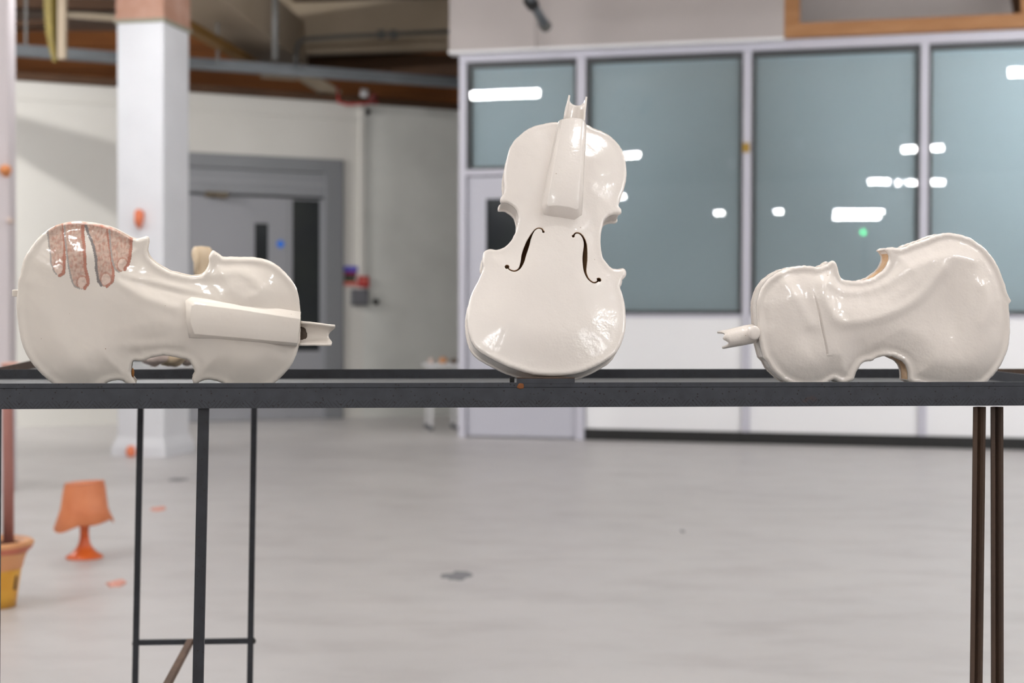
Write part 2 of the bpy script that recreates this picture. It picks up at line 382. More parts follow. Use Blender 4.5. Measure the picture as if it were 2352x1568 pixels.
# left wall, in its own frame
Lroot = empty('wall_left', kind='structure'); Lroot.matrix_world = LM; Lroot['label'] = 'off-white painted wall with the grey door'
s_l0 = lw(-700, 500)[0]; s_l1 = lw(835, 500)[0]; s_l2 = s_l1+4.2
ztl = lw(540, 217)[1]
dx0, dz1 = lw(330, 350)[0], lw(600, 358)[1]
dx1 = lw(788, 500)[0]
MB().box((s_l0, 0, 0), (dx0, .2, ztl)).box((dx0, 0, dz1), (dx1, .2, ztl)).box((dx1, 0, 0), (s_l1, .2, ztl)).build('surface', M_wall, Lroot)
MB().box((s_l1, 0, 0), (s_l2, .2, ztl)).build('surface', M_wall2, Lroot)
MB().box((s_l0, -.05, ztl-.005), (s_l2, .2, ztl+.06)).build('capping', M_brownd, Lroot)
MB().box((s_l0, -.015, ztl-.17), (s_l1, 0, ztl-.15)).build('picture_rail', M_wall, Lroot)
a = lw(824, 500)[0]; b = lw(835, 500)[0]
MB().box((a, -.03, lw(830, 690)[1]), (b, 0, ztl-.02)).build('trunking', M_wall, Lroot)
# brown boarding above and behind
bz = 19.0
Uroot = empty('wall_upper', kind='structure')
for i in range(7):
    z0 = 2.6+i*.3
    MB().box((-11, bz, z0), (6, bz+.1, z0+.288)).build('board', M_brown, Uroot)

# grey door in the left wall
D2 = empty('door_2', kind='structure'); D2.matrix_world = LM; D2['label'] = 'grey double door with narrow glass panel and blue sign'
def lbox(mb, x0, y0, x1, y1, d0, d1, mi=0):
    xa, za = lw(x0, (y0+y1)/2)[0], lw((x0+x1)/2, y1)[1]; xb, zb = lw(x1, (y0+y1)/2)[0], lw((x0+x1)/2, y0)[1]
    return mb.box((xa, d0, za), (xb, d1, zb), mi)
jw = lw(745, 500)[0]
zl = lw(600, 452)[1]
MB().box((dx0, -.03, 0), (dx0+.2, .12, dz1)).box((jw, -.03, 0), (dx1, .12, dz1)).box((dx0+.2, -.03, dz1-.13), (jw, .12, dz1)).build('door_frame', M_frameg, D2, bevel=.008)
MB().box((dx0+.2, .0, zl+.02), (jw, .1, dz1-.13)).build('transom', mat('transom_grey', srgb(138, 140, 144), .5), D2, bevel=.006)
MB().box((dx0+.2, -.01, zl+.12), (jw, .0, zl+.15)).build('transom_bead', M_doorg, D2)
xm = lw(664, 600)[0]
gl = (lw(674, 600)[0], lw(738, 600)[0]); gz = (lw(706, 806)[1], lw(706, 459)[1])
vg = (lw(587, 600)[0], lw(619, 600)[0]); vz = (lw(602, 745)[1], lw(602, 512)[1])
# active leaf with vision panel opening
x0 = dx0+.2
lf = MB().box((x0, .03, .005), (vg[0], .075, zl)).box((vg[1], .03, .005), (xm, .075, zl)).box((vg[0], .03, .005), (vg[1], .075, vz[0])).box((vg[0], .03, vz[1]), (vg[1], .075, zl)).build('door_leaf', M_doorg, D2)
pnl = MB().box((vg[0], .05, vz[0]), (vg[1], .06, vz[1])).build('vision_panel', M_darkglass, lf)
sl = MB().box((xm+.004, .03, .005), (gl[0], .075, zl)).box((gl[1], .03, .005), (jw, .075, zl)).box((gl[0], .03, .005), (gl[1], .075, gz[0])).box((gl[0], .03, gz[1]), (gl[1], .075, zl)).build('door_leaf', M_doorg, D2)
MB().box((gl[0], .05, gz[0]), (gl[1], .06, gz[1])).build('glass_panel', M_darkglass, sl)
MB().box((lw(560, 600)[0], .018, .98), (lw(572, 600)[0], .03, 1.3)).tube([(lw(566, 600)[0], .0, 1.08), (lw(540, 600)[0], .0, 1.08)], .011, 8).build('door_handle', M_alu, lf)
cl = lw(500, 446, .05)
MB().box((cl[0]-.10, -.05, cl[1]-.022), (cl[0]+.10, .02, cl[1]+.022)).beam((cl[0]-.1, -.06, cl[1]+.02), (cl[0]+.05, -.1, cl[1]-.04), .02, .012).build('door_closer', mat('dark_bronze', srgb(104, 92, 74), .5, metal=.3), D2, bevel=.004)
sg = lw(646, 560)
t = tag(MB().tube([(0, -.004, 0), (0, 0, 0)], .036, 24).build('door_sign', M_blue), 'round blue sign on the grey door', 'sign')
t.matrix_world = LM @ Matrix.Translation((sg[0], .029, sg[1]))
MB().box((s_l0, .2, 0), (s_l2, .3, ztl)).build('backing', M_dk, Lroot)

# wall items
def wall_thing(name, label, cat, px0, py0, px1, py1, dep, mats, build):
    c0 = lw((px0+px1)/2, (py0+py1)/2); t = empty(name, label=label, cat=cat)
    t.matrix_world = LM @ Matrix.Translation((c0[0], 0, c0[1]))
    wd = lw(px1, py0)[0]-lw(px0, py0)[0]; hd = lw(px0, py0)[1]-lw(px0, py1)[1]
    build(t, wd, hd); return t
def b_notice(t, wd, hd):
    MB().box((-wd/2, -.012, hd*.22), (wd/2, 0, hd/2)).build('header', M_purple, t)
    MB().box((-wd/2+.01, -.012, hd*-.02), (wd/2-.01, 0, hd*.22)).build('band', M_maroon, t)
    MB().box((-wd/2+.01, -.012, -hd*.28), (wd/2-.02, 0, -hd*.02)).build('band', M_green, t)
    MB().box((-wd/2, -.012, -hd*.5), (wd/2, 0, -hd*.28)).build('band', M_nred, t)
wall_thing('safety_notice', 'blue maroon and green striped notice on the wall beside the grey door', 'notice', 788, 611, 820, 656, 0, None, b_notice)
def b_call(t, wd, hd):
    MB().box((-wd/2, -.04, -hd/2), (wd/2, 0, hd/2)).build('case', M_red, t, bevel=.006)
    MB().box((-wd*.25, -.043, -hd*.1), (wd*.25, -.04, hd*.3)).build('glass', M_nred, t)
wall_thing('fire_call_point', 'small red fire call point above the grey box on the wall', 'call point', 822, 634, 845, 660, 0, None, b_call)
def b_box(t, wd, hd):
    MB().box((-wd/2, -.06, -hd/2), (wd/2, 0, hd/2)).build('case', M_greyb, t, bevel=.008)
    MB().box((-wd*.4, -.064, -hd*.4), (wd*.4, -.06, hd*.4)).build('lid', mat('lid_grey', srgb(108, 108, 114), .5), t)
wall_thing('switch_box', 'dark grey square box on the wall under the red call point', 'box', 805, 664, 842, 701, 0, None, b_box)
def b_knob(t, wd, hd):
    MB().tube([(0, -.05, 0), (0, 0, 0)], [wd*.35, wd*.5], 16).build('knob', M_black, t)
wall_thing('door_stop', 'small round black stop on the wall right of the grey box', 'door stop', 855, 686, 869, 700, 0, None, b_knob)
wall_thing('cable_clip', 'small black clip high on the wall above the white trunking', 'clip', 837, 253, 849, 264, 0, None, b_knob)

# ------------------------------------------------------------------ glazed partition
P = empty('wall_partition', kind='structure'); P.matrix_world = PM; P['label'] = 'glazed office partition in lilac white frame with white panels below'
zT = pw(1700, 119)[1]; zS = pw(1700, 722)[1]; zK = pw(1700, 991)[1]
def S(px, py=500): return pw(px, py)[0]
xe = S(2352)+3.5
mull = [(S(1056), S(1072)), (S(1325), S(1345)), (S(1706), S(1725)), (S(2112), S(2131)), (S(2620), S(2640))]
for i, (a, b) in enumerate(mull):
    MB().box((a, -.03, 0 if i < 2 else zK), (b, .06, zT)).build('mullion', M_alu, P, bevel=.004)
MB().box((mull[0][0], -.035, zT), (xe, .07, zT+.075)).build('head_rail', M_alu, P, bevel=.004)
MB().box((mull[0][1], -.028, pw(1200, 401)[1]), (mull[1][0], .06, pw(1200, 388)[1])).build('door_head', M_alu, P, bevel=.004)
# lower panels
seams = [mull[1][1], S(1714), S(2117), S(2640), xe]
for i in range(4):
    MB().box((seams[i]+.006, 0, zK-.01), (seams[i+1]-.006, .05, zS-.025)).build('panel', M_panel, P, bevel=.004)
    MB().box((seams[i], -.01, zS-.025), (seams[i+1], .06, zS)).build('sill', M_alu, P)
MB().box((seams[0], .03, 0), (xe, .04, zS)).build('seam_backing', M_alud, P)
MB().box((seams[0]-.02, -.012, 0), (xe, .02, zK)).build('skirting', M_black, P)
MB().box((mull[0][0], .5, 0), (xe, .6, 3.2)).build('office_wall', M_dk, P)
MB().box((mull[0][0]-.0, .06, 0), (mull[0][0]+.05, .5, 3.1)).build('return_wall', M_wall2, P)
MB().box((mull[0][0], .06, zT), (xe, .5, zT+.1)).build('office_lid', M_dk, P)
def window(n, s0, s1, z0, z1):
    W = empty('window_%d' % n, kind='structure'); W.matrix_world = PM
    g = .026
    MB().box((s0, 0, z0), (s0+g, .05, z1)).box((s1-g, 0, z0), (s1, .05, z1)).box((s0+g, 0, z0), (s1-g, .05, z0+g)).box((s0+g, 0, z1-g*1.6), (s1-g, .05, z1)).build('window_frame', M_alud, W)
    MB().add([(s0+g, .012, z0+g), (s1-g, .012, z0+g), (s1-g, .012, z1-g), (s0+g, .012, z1-g)], [(0, 1, 2, 3)]).build('pane', M_glass, W, recalc=False)
    mb = MB(); z = z0+g; k = 0
    while z < z1-.05:
        mb.add([(s0+g, .067, z+.004), (s1-g, .067, z+.004), (s1-g, .074, z+.026), (s0+g, .074, z+.026)], [(0, 1, 2, 3)])
        z += .022
    bl = mb.build('blind', M_blind, W, recalc=False); bl['kind'] = 'stuff'
    MB().box((s0+g, .05, z1-.05), (s1-g, .085, z1-.012)).build('blind_headrail', M_blind, W)
    return W
window(1, mull[0][1], mull[1][0], pw(1200, 388)[1], zT)['label'] = 'small window with blinds over the lilac door'
window(2, mull[1][1], mull[2][0], zS, zT)['label'] = 'partition window with blinds beside the lilac door'
window(3, mull[2][1], mull[3][0], zS, zT)['label'] = 'partition window with blinds behind the right violin'
window(4, mull[3][1], mull[4][0], zS, zT)['label'] = 'partition window with blinds at the far right'
# door in the partition
D1 = empty('door_1', kind='structure'); D1.matrix_world = PM; D1['label'] = 'lilac grey office door with dark glass panel'
a, b = mull[0][1]+.008, mull[1][0]-.008
g0, g1 = S(1116), S(1262); gz0, gz1 = pw(1190, 700)[1], pw(1190, 455)[1]; zh = pw(1200, 404)[1]
lf = MB().box((a, 0, .012), (g0, .045, zh)).box((g1, 0, .012), (b, .045, zh)).box((g0, 0, .012), (g1, .045, gz0)).box((g0, 0, gz1), (g1, .045, zh)).build('door_leaf', M_door, D1)
MB().box((g0, .018, gz0), (g1, .026, gz1)).build('glass_panel', M_darkglass, lf)
MB().box((a+.04, -.012, .95), (a+.075, 0, 1.1)).tube([(a+.058, -.05, 1.04), (a+.17, -.05, 1.04)], .009, 8).build('door_handle', M_alu, lf)
brs = pw(1714, 340)
tag(MB().box((S(1706), -.04, brs[1]-.035), (S(1722), -.03, brs[1]+.035)).build('latch', M_brass, P))

# small green lamp on a far post, mirrored in the glazing
_d = ray(1983, 533); _P = CAM + _d*29.5; _k = (_P-PA).dot(pn); _Q = _P - pn*2*_k
gx_ = empty('exit_lamp', _Q, 0, 'small green indicator lamp on a post far behind the table', 'lamp')
_g = mat('green_glow', srgb(60, 235, 140), emit=26)
blob_v = MB().tube([(0, -.01, 0), (0, .03, 0)], .035, 16).build('lens', _g, gx_)
MB().box((-.06, -.05, -.08), (.06, -.01, .08)).build('case', M_white, gx_)
MB().box((-.03, -.10, -_Q.z), (.03, -.05, .08)).build('post', M_pipe, gx_)
# bulkhead boards above the partition
Bk = empty('wall_bulkhead', kind='structure'); Bk.matrix_world = PM; Bk['label'] = 'grey boarded bulkhead over the partition'
zb = zT+.075
e0 = S(1040, 60); e1 = S(1238, 60); e2 = S(1803, 60)
MB().box((e0, -.1, zb-.0), (e1-.004, .1, 4.6)).build('board', M_bulk, Bk)
MB().box((e1, -.1, zb), (e2, .1, 4.6)).build('board', M_bulk, Bk)
MB().box((e2, .5, zb), (xe, .6, 4.6)).build('board', M_bulk, Bk)
MB().box((e0, -.13, zb-.02), (e2, -.0, zb)).build('board_edge', M_panel, Bk)
MB().box((e0, -.14, zb+.42), (e0+.5, -.1, zb+.9)).build('board', M_bulk, Bk)
T1 = empty('timber_frame', label='pale timber stud frame above the partition at top right', cat='timber frame'); T1.matrix_world = PM
MB().box((e2, -.1, zb), (xe, .0, zb+.105)).build('rail', M_wood, T1, bevel=.003)
MB().box((e2, -.1, zb+.105), (S(1838, 60), .0, 4.58)).build('stud', M_wood, T1, bevel=.003)
MB().box((S(2342, 40), -.1, zb+.105), (S(2342, 40)+.1, .0, 4.58)).build('stud', M_wood, T1, bevel=.003)
MB().beam((S(2300, 0), .1, zb+.8), (S(2345, 60), .1, zb+.15), .08, .1).build('brace', M_brownd, T1)

# ------------------------------------------------------------------ column
CA = onfloor(375, 1049)
ca = math.atan2(pt.y, pt.x)*.9
wF = None
def colx(px, py): return hit(px, py, CA, Vector((-math.sin(ca), math.cos(ca), 0)))
wF = (colx(375, 900)-colx(269, 900)).length
sd = Vector((-math.sin(ca), math.cos(ca), 0))
q = hit(435, 900, CA, Vector((math.cos(ca), math.sin(ca), 0))); dS = min((q-CA).dot(sd), .75)
dS = max(dS, .3)
zc = hit(372, 46, CA, sd).z
Co = empty('column', CA, ca, 'square white painted column with flared foot and reddish concrete head', None, None, 'structure')
def sq(o): return [(-wF-o, -o), (o, -o), (o, dS+o), (-wF-o, dS+o)]
def sqm(levels):
    mb = MB(); vs = []
    for z, o in levels: vs += [(x, y, z) for x, y in sq(o)]
    fs = []
    for i in range(len(levels)-1):
        for k in range(4): fs.append((i*4+k, i*4+(k+1) % 4, (i+1)*4+(k+1) % 4, (i+1)*4+k))
    fs += [(3, 2, 1, 0), tuple(len(vs)-4+k for k in range(4))]
    return mb.add(vs, fs)
sqm([(.09, 0), (zc, 0)]).build('shaft', M_col, Co, bevel=.012)
sqm([(0, .028), (.06, .026), (.1, .012), (.13, 0.001)]).build('foot', M_col, Co)
sqm([(zc, .006), (zc+.025, .01), (zc+.035, .004), (4.6, .0)]).build('head', M_terra, Co)
sqm([(zc-.012, .012), (zc+.012, .016)]).build('collar', mat('collar_grey', srgb(150, 148, 132), .8), Co)

# left pale pillar at frame edge
q0 = onfloor(-60, 1128); q1 = onfloor(22, 1131)
Pl = empty('pillar', (q1.x, q1.y, 0), 0, 'pale lilac pillar cut by the left frame edge', None, None, 'structure')
MB().box((-.5, 0, 0), (0, .12, 4.6)).build('shaft', mat('pillar_pink_grey', srgb(204, 196, 198), .7), Pl, bevel=.01)

# ------------------------------------------------------------------ structure in the roof void (left top)
def thing_beam(name, label, cat, p, q, w_, h_, mt, upv=(0, 0, 1), bevel=.004):
    t = MB().beam(p, q, w_, h_, upv=upv).build(name, mt, bevel=bevel); return tag(t, label, cat)
# galvanised tray
tr = empty('cable_tray', label='long galvanised steel channel crossing under the brown boarding', cat='steel channel')
MB().beam(at(-60, 108, 12.3), at(1080, 192, 13.6), .03, .095).build('web', M_galv, tr)
MB().beam(at(-60, 118, 12.2), at(1080, 200, 13.5), .12, .02).build('flange', M_galv, tr)
for px in (60, 500):
    y = 110+px*.075
    MB().beam(at(px, y-5, 12.6), at(px, y-150, 12.6), .02, .02).build('hanger', M_pipe, tr)
thing_beam('roof_beam', 'beige diagonal roof beam right of the white column', 'beam', at(400, -90, 11.2), at(650, 105, 15.0), .5, .42, M_beige)
thing_beam('roof_batten', 'yellow-brown batten along the underside of the diagonal beam', 'batten', at(410, 48, 11.0), at(600, 155, 14.5), .1, .07, mat('mustard_batten', srgb(128, 92, 34), .7))
thing_beam('roof_post', 'beige post beside the dark downpipe', 'post', at(655, -40, 15.2), at(655, 135, 15.2), .22, .2, M_beige)
thing_beam('roof_panel', 'wide beige beam panel behind the conduit', 'beam', at(672, 68, 14.9), at(1100, 55, 14.9), .12, .52, M_beige)
thing_beam('roof_panel', 'dark brown beam above the beige panel', 'beam', at(672, -22, 14.8), at(1100, -30, 14.8), .16, .2, M_brownd)
thing_beam('soffit_board', 'dark brown sloping board under the beige panel', 'board', at(690, 145, 15.6), at(1100, 152, 15.0), .1, .22, M_brownd)
thing_beam('roof_joist', 'dark joist at the top behind the yellow insulation', 'joist', at(20, 8, 14), at(280, 14, 14), .15, .1, M_brownd)
thing_beam('roof_joist', 'beige joist crossing behind the white strip', 'joist', at(150, 34, 14.2), at(280, 44, 14.2), .06, .06, M_beige)
thing_beam('roof_joist', 'dark joist under the upper ceiling beside the column', 'joist', at(20, 60, 14.4), at(150, 50, 14.4), .1, .07, M_brownd)
thing_beam('lower_joist', 'short beige timber wedge under the steel channel', 'joist', at(690, 168, 14.4), at(775, 222, 14.6), .1, .11, M_beige)
tag(MB().tube([at(632, -40, 10.9), at(632, 137, 10.9)], .022, 12).build('downpipe', M_pipe, smooth=True), 'dark vertical downpipe right of the diagonal beam', 'pipe')
cp = empty('conduit', label='thin grey conduit bending over the beige panel', cat='pipe')
MB().tube([at(680, 150, 14.3), at(681, 112, 14.3), at(686, 98, 14.3), at(700, 90, 14.3), at(780, 84, 14.3), at(1080, 70, 14.3)], .02, 10).build('pipe', M_pipe, cp, smooth=True)
for px in (876, 904):
    MB().tube([at(px-8, 79.5, 14.3), at(px+8, 78.5, 14.3)], .045, 12).build('coupling', M_pipe, cp)
ins = empty('insulation_strip', label='hanging strip of yellow foil insulation at top left', cat='insulation')
mb = MB(); pts = [(99, -20, 36), (102, 40, 33), (106, 80, 29), (112, 110, 24), (121, 142, 15)]
vs = []
for x, y, w_ in pts:
    for dxx, dd in ((0, 0), (w_*.5, -.06), (w_, 0), (w_*.5, .05)): vs.append(at(x+dxx, y, 11.0+dd))
fs = []
for i in range(len(pts)-1):
    for k in range(4): fs.append((i*4+k, i*4+(k+1) % 4, (i+1)*4+(k+1) % 4, (i+1)*4+k))
mb.add(vs, fs).build('foil', M_foil, ins)
thing_beam('white_batten', 'white batten hanging beside the yellow insulation strip', 'batten', at(144, -40, 10.9), at(143, 136, 10.9), .06, .05, M_beige)
sp_ = empty('sprinkler_pipe', label='small red pipe bracket under the steel channel', cat='pipe')
MB().tube([at(775, 196, 13.8), at(778, 235, 13.8), at(800, 240, 13.8), at(868, 236, 13.8)], .011, 8).build('pipe', M_red, sp_, smooth=True)
MB().tube([at(850, 236, 13.8), at(862, 216, 13.8)], .036, 12).build('valve', M_redd, sp_)
MB().tube([at(836, 222, 13.8), at(838, 206, 13.8)], .04, 12).build('head', M_white, sp_)
thing_beam('small_bracket', 'pale bracket hanging from the steel channel by the beige wedge', 'bracket', at(600, 172, 13.2), at(680, 178, 13.2), .05, .05, M_beige)
hp = empty('hanging_pipe', label='grey pipe end hanging in front of the bulkhead', cat='pipe')
MB().tube([at(1214, -30, 9.2), at(1222, 5, 9.3), at(1252, 58, 9.6)], .028, 14).build('pipe', M_galv, hp, smooth=True)
MB().tube([at(1216, 0, 9.28), at(1224, 12, 9.33)], .042, 14).build('collar', M_black, hp)
MB().tube([at(1247, 52, 9.58), at(1256, 63, 9.62)], .038, 14).build('collar', M_pipe, hp)
# beam put in for the left wall's wedge shadow; the lamps hang below it
bs = thing_beam('ceiling_beam', 'deep dark beam across the ceiling of the hall', 'beam', (-7.5, 9.0, 4.35), (-1.6, 10.2, 4.35), .3, .5, M_brownd)

LP = Vector((-6.3, 9.4, LAMPZ-.04))  # out-of-view flood added to brighten the left wall and throw the wedge shadow
fl = empty('added_flood', label='unseen flood lamp added left of the column, aimed at the off-white wall', cat='lamp')
fl.location = LP
MB().tube([(0, 0, .02), (0, 0, 1.3)], .012, 8).build('rod', M_pipe, fl)
tgt = hit(150, 330, LA, ln); fd = (tgt-LP).normalized()
MB().tube([-fd*.16, -fd*.04, fd*.02], [.05, .1, .11], 20, cap=False).build('reflector', M_white, fl, smooth=True)
ld = bpy.data.lights.new('flood_bulb', 'SPOT'); ld.energy = 380; ld.shadow_soft_size = .03; ld.spot_size = math.radians(95); ld.spot_blend = .6; ld.color = (1, .98, .95)
lo = bpy.data.objects.new('flood_bulb', ld); COL.objects.link(lo); lo.parent = fl; lo.location = fd*.03; lo.rotation_euler = fd.to_track_quat('-Z', 'Y').to_euler()
bf = []  # board added out of view, its corners shaped to cast the wedge shadow
for px, py in ((-60, 240), (300, 338), (300, 512), (-60, 300)):
    bf.append(LP.lerp(hit(px, py, LA, ln), .42))
vs = bf+[p_+Vector((0, .02, 0)) for p_ in bf]
tag(MB().add(vs, [(0, 1, 2, 3), (7, 6, 5, 4), (0, 4, 5, 1), (1, 5, 6, 2), (2, 6, 7, 3), (3, 7, 4, 0)]).build('shadow_board', M_brownd), 'dark unseen board added to cast a shadow on the left wall', 'board')
# ------------------------------------------------------------------ floor pieces
def flat_piece(name, label, cat, px, py, wpx, hpx, mt, n=14, thick=.012, seed=1):
    random.seed(seed); c = onfloor(px, py); D = c.y
    rx = wpx/2*D/F; ry = max(.02, (onfloor(px, py-hpx/2).y-onfloor(px, py+hpx/2).y)/2)
    t = []; n2 = n
    for k in range(n2):
        a = 2*math.pi*k/n2; rr = random.uniform(.6, 1.1); t.append((rx*rr*math.cos(a), ry*rr*math.sin(a)))
    mb = MB(); vs = [(x, y, 0.0) for x, y in t]+[(x*.85, y*.85, thick*random.uniform(.5, 1)) for x, y in t]+[(0, 0, thick)]
    fs = [(k, (k+1) % n2, n2+(k+1) % n2, n2+k) for k in range(n2)]+[(n2+k, n2+(k+1) % n2, 2*n2) for k in range(n2)]
    o = mb.add(vs, fs).build(name, mt, smooth=False); o.location = (c.x, c.y, 0.0005)
    return tag(o, label, cat)
M_splat = mat('orange_pink_clay', srgb(218, 132, 108), .5, noise_amt=.7, nscale=30, col2=srgb(228, 182, 170))
flat_piece('clay_fragment', 'flat orange pink clay fragment on the floor below the terracotta lamp', 'clay piece', 268, 1341, 52, 15, M_splat, seed=3, thick=.01)
flat_piece('clay_fragment', 'faint pink clay fragment on the floor right of the terracotta lamp', 'clay piece', 366, 1170, 40, 9, M_splat, seed=4)
flat_piece('tape_scrap', 'grey scrap stuck to the floor under the middle violin', 'floor scrap', 1050, 1323, 78, 24, M_smear, seed=5, thick=.002, n=18)
flat_piece('tape_scrap', 'thin grey scrap on the floor in front of the column', 'floor scrap', 409, 1101, 48, 9, M_smear, seed=6, thick=.002)
flat_piece('floor_stud', 'tiny dark stud in the open floor right of centre', 'stud', 1568, 1220, 11, 8, M_smear, seed=8, thick=.003)

def blob(name, label, cat, c, sx, sy, sz, mt, seed=1, M=None):
    bm = bmesh.new(); bmesh.ops.create_icosphere(bm, subdivisions=3, radius=1)
    for v in bm.verts:
        k = 1+.3*noise.noise(v.co*1.6+Vector((seed*3.1, 0, 0)))+.12*noise.noise(v.co*4+Vector((0, seed, 0)))
        v.co = Vector((v.co.x*sx*k, v.co.y*sy*k, v.co.z*sz*k))
    me = bpy.data.meshes.new(name); bm.to_mesh(me); bm.free(); me.materials.append(mt)
    me.polygons.foreach_set('use_smooth', [True]*len(me.polygons))
    o = bpy.data.objects.new(name, me); COL.objects.link(o); o.location = c
    return tag(o, label, cat)
# ceramic faces / shells stuck to the column and pillar
def cone_blob(name, label, px, py, hw, hh, mt, plane_n=sd, plane_o=CA, seed=2, taper=.45):
    c = hit(px, py, plane_o, plane_n); D = c.y; sc = D/F
    bm = bmesh.new(); bmesh.ops.create_icosphere(bm, subdivisions=3, radius=1)
    for v in bm.verts:
        f = 1-(1-taper)*(0.5-v.co.z*.5)
        k = 1+.22*noise.noise(v.co*2+Vector((seed, 0, 0)))
        v.co = Vector((v.co.x*hw*sc*f*k, v.co.y*.05*k, v.co.z*hh*sc*k))
    me = bpy.data.meshes.new(name); bm.to_mesh(me); bm.free(); me.materials.append(mt)
    me.polygons.foreach_set('use_smooth', [True]*len(me.polygons))
    o = bpy.data.objects.new(name, me); COL.objects.link(o); o.location = c - plane_n*.03
    return tag(o, label, 'clay piece')
M_orclay = mat('orange_clay', srgb(238, 138, 96), .5, noise_amt=.7, nscale=14, col2=srgb(214, 104, 66))
cone_blob('clay_cup', 'small tapered orange clay cup fixed to the white column', 324, 503, 14, 22, M_orclay)
cone_blob('clay_cup', 'small orange clay lump at the foot of the white column', 306, 1037, 12, 15, M_orclay, seed=5, taper=.8)
PLN = Vector((0, 1, 0)); PLO = Vector((q1.x, q1.y, 0))
cone_blob('clay_cup', 'orange clay lump on the edge of the pale pillar', 17, 393, 13, 14, mat('amber_clay', srgb(214, 136, 80), .5), PLN, PLO, seed=7, taper=.8)
cone_blob('clay_cup', 'tiny faint pink clay lump low on the pale pillar', 28, 508, 6, 8, M_pinkw, PLN, PLO, seed=9, taper=.8)

# ------------------------------------------------------------------ terracotta lamp on the floor
g = onfloor(194, 1280); k = g.y/F
lamp = empty('clay_lamp', (g.x, g.y, 0), 0, 'orange terracotta lamp sculpture with drooping shade on the floor', 'lamp')
H = lambda py: (1281-py)*k*1.0
stem = [(42, 1281), (41, 1277), (30, 1270), (20, 1260), (14, 1250), (11, 1238), (10, 1225), (10.5, 1212), (14, 1203), (22, 1196)]
MB().lathe([(0.001, 0)]+[(r*k, H(y)) for r, y in stem]+[(0.001, H(1195))], 36).build('goblet_base', M_orange, lamp, smooth=True)
def wob(i, t, r, z):
    if i in (2, 3, 4, 5, 6):
        am = {2: .25, 3: 1, 4: 1, 5: .25, 6: 0}[i]*k
        z -= am*(8*math.cos(t-3.6)+9*max(0, math.cos(1.6*(t-3.9)))+2.5*math.sin(5*t))
        r *= 1+.07*math.cos(t*3+1)*am/k
    if i in (0, 1, 7, 8): z += k*(2*math.cos(t)+2.5*max(0, math.cos(t-.3))**8)
    return r, z
pr = [(44, 1110), (47, 1122), (53, 1165), (66, 1197), (64, 1199), (52, 1168), (44, 1125), (42, 1111), (44, 1108)]
MB().lathe([(r*k, H(y)) for r, y in pr], 48, wob=wob).build('shade', M_shade, lamp, smooth=True)
MB().lathe([(44*k, H(1111)), (30*k, H(1112)), (.001, H(1112))], 36).build('shade_top', M_shade, lamp, smooth=True)
for a_, z_, s_ in ((-2.2, 1135, 6), (-.6, 1106, 5), (-1.9, 1262, 7)):
    pass
b1 = blob('drip', None, None, (30*k*1.2, -15*k, H(1107)), 6*k, 6*k, 7*k, M_shade, 3); b1.parent = lamp

# pot at the left edge
pc = onfloor(-14, 1392); kk = pc.y/F
pot = empty('plant_pot', (pc.x, pc.y, 0), 0, 'yellow glazed terracotta pot with peach rim at the left edge', 'pot')
Hp = lambda py: (1388-py)*kk
def pw2(i, t, r, z): return r*(1+.02*math.sin(3*t+i)), z+.004*math.sin(2*t+1)*(i > 3)
MB().lathe([(.001, 0), (48*kk, 0), (52*kk, Hp(1360)), (62*kk, Hp(1300))], 44, wob=pw2).build('body', M_potyel, pot, smooth=True)
MB().lathe([(62*kk, Hp(1300)), (66*kk, Hp(1280)), (74*kk, Hp(1262))], 44, wob=pw2).build('neck', M_potrim, pot, smooth=True)
MB().lathe([(74*kk, Hp(1262)), (84*kk, Hp(1252)), (86*kk, Hp(1247))], 44, wob=pw2).build('rim_band', M_potred, pot, smooth=True)
MB().lathe([(86*kk, Hp(1247)), (88*kk, Hp(1240)), (83*kk, Hp(1234)), (70*kk, Hp(1236)), (60*kk, Hp(1246))], 44, wob=pw2).build('rim', M_potrim, pot, smooth=True)
MB().lathe([(60*kk, Hp(1246)), (52*kk, Hp(1290)), (.001, Hp(1290))], 44, wob=pw2).build('inside', M_soil, pot, smooth=True)
MB().beam((57*kk*.93, -57*kk*.3, Hp(1346)), (61*kk*.93, -61*kk*.3, Hp(1314)), 7*kk, 7*kk).build('chip', M_rust2, pot, bevel=.002)
# reddish post standing in the pot
pp = at(19, 1150, pc.y+.05)
post = empty('clay_post', (pp.x, pc.y+.05, Hp(1290)), 0, 'pinkish red post standing in the yellow pot', 'post')
ztop = at(16, 838, pc.y+.05).z
MB().tube([(0, 0, 0), (.001, 0, .3), (-.003, 0, ztop-Hp(1290))], [12.5*kk, 12.2*kk, 12*kk], 16).build('shaft', M_postred, post, smooth=True)
c = blob('cap', None, None, (.012, 0, ztop-Hp(1290)+.003), 26*kk, .02, 5*kk, mat('peach_clay', srgb(214, 168, 152), .6), 4); c.parent = post

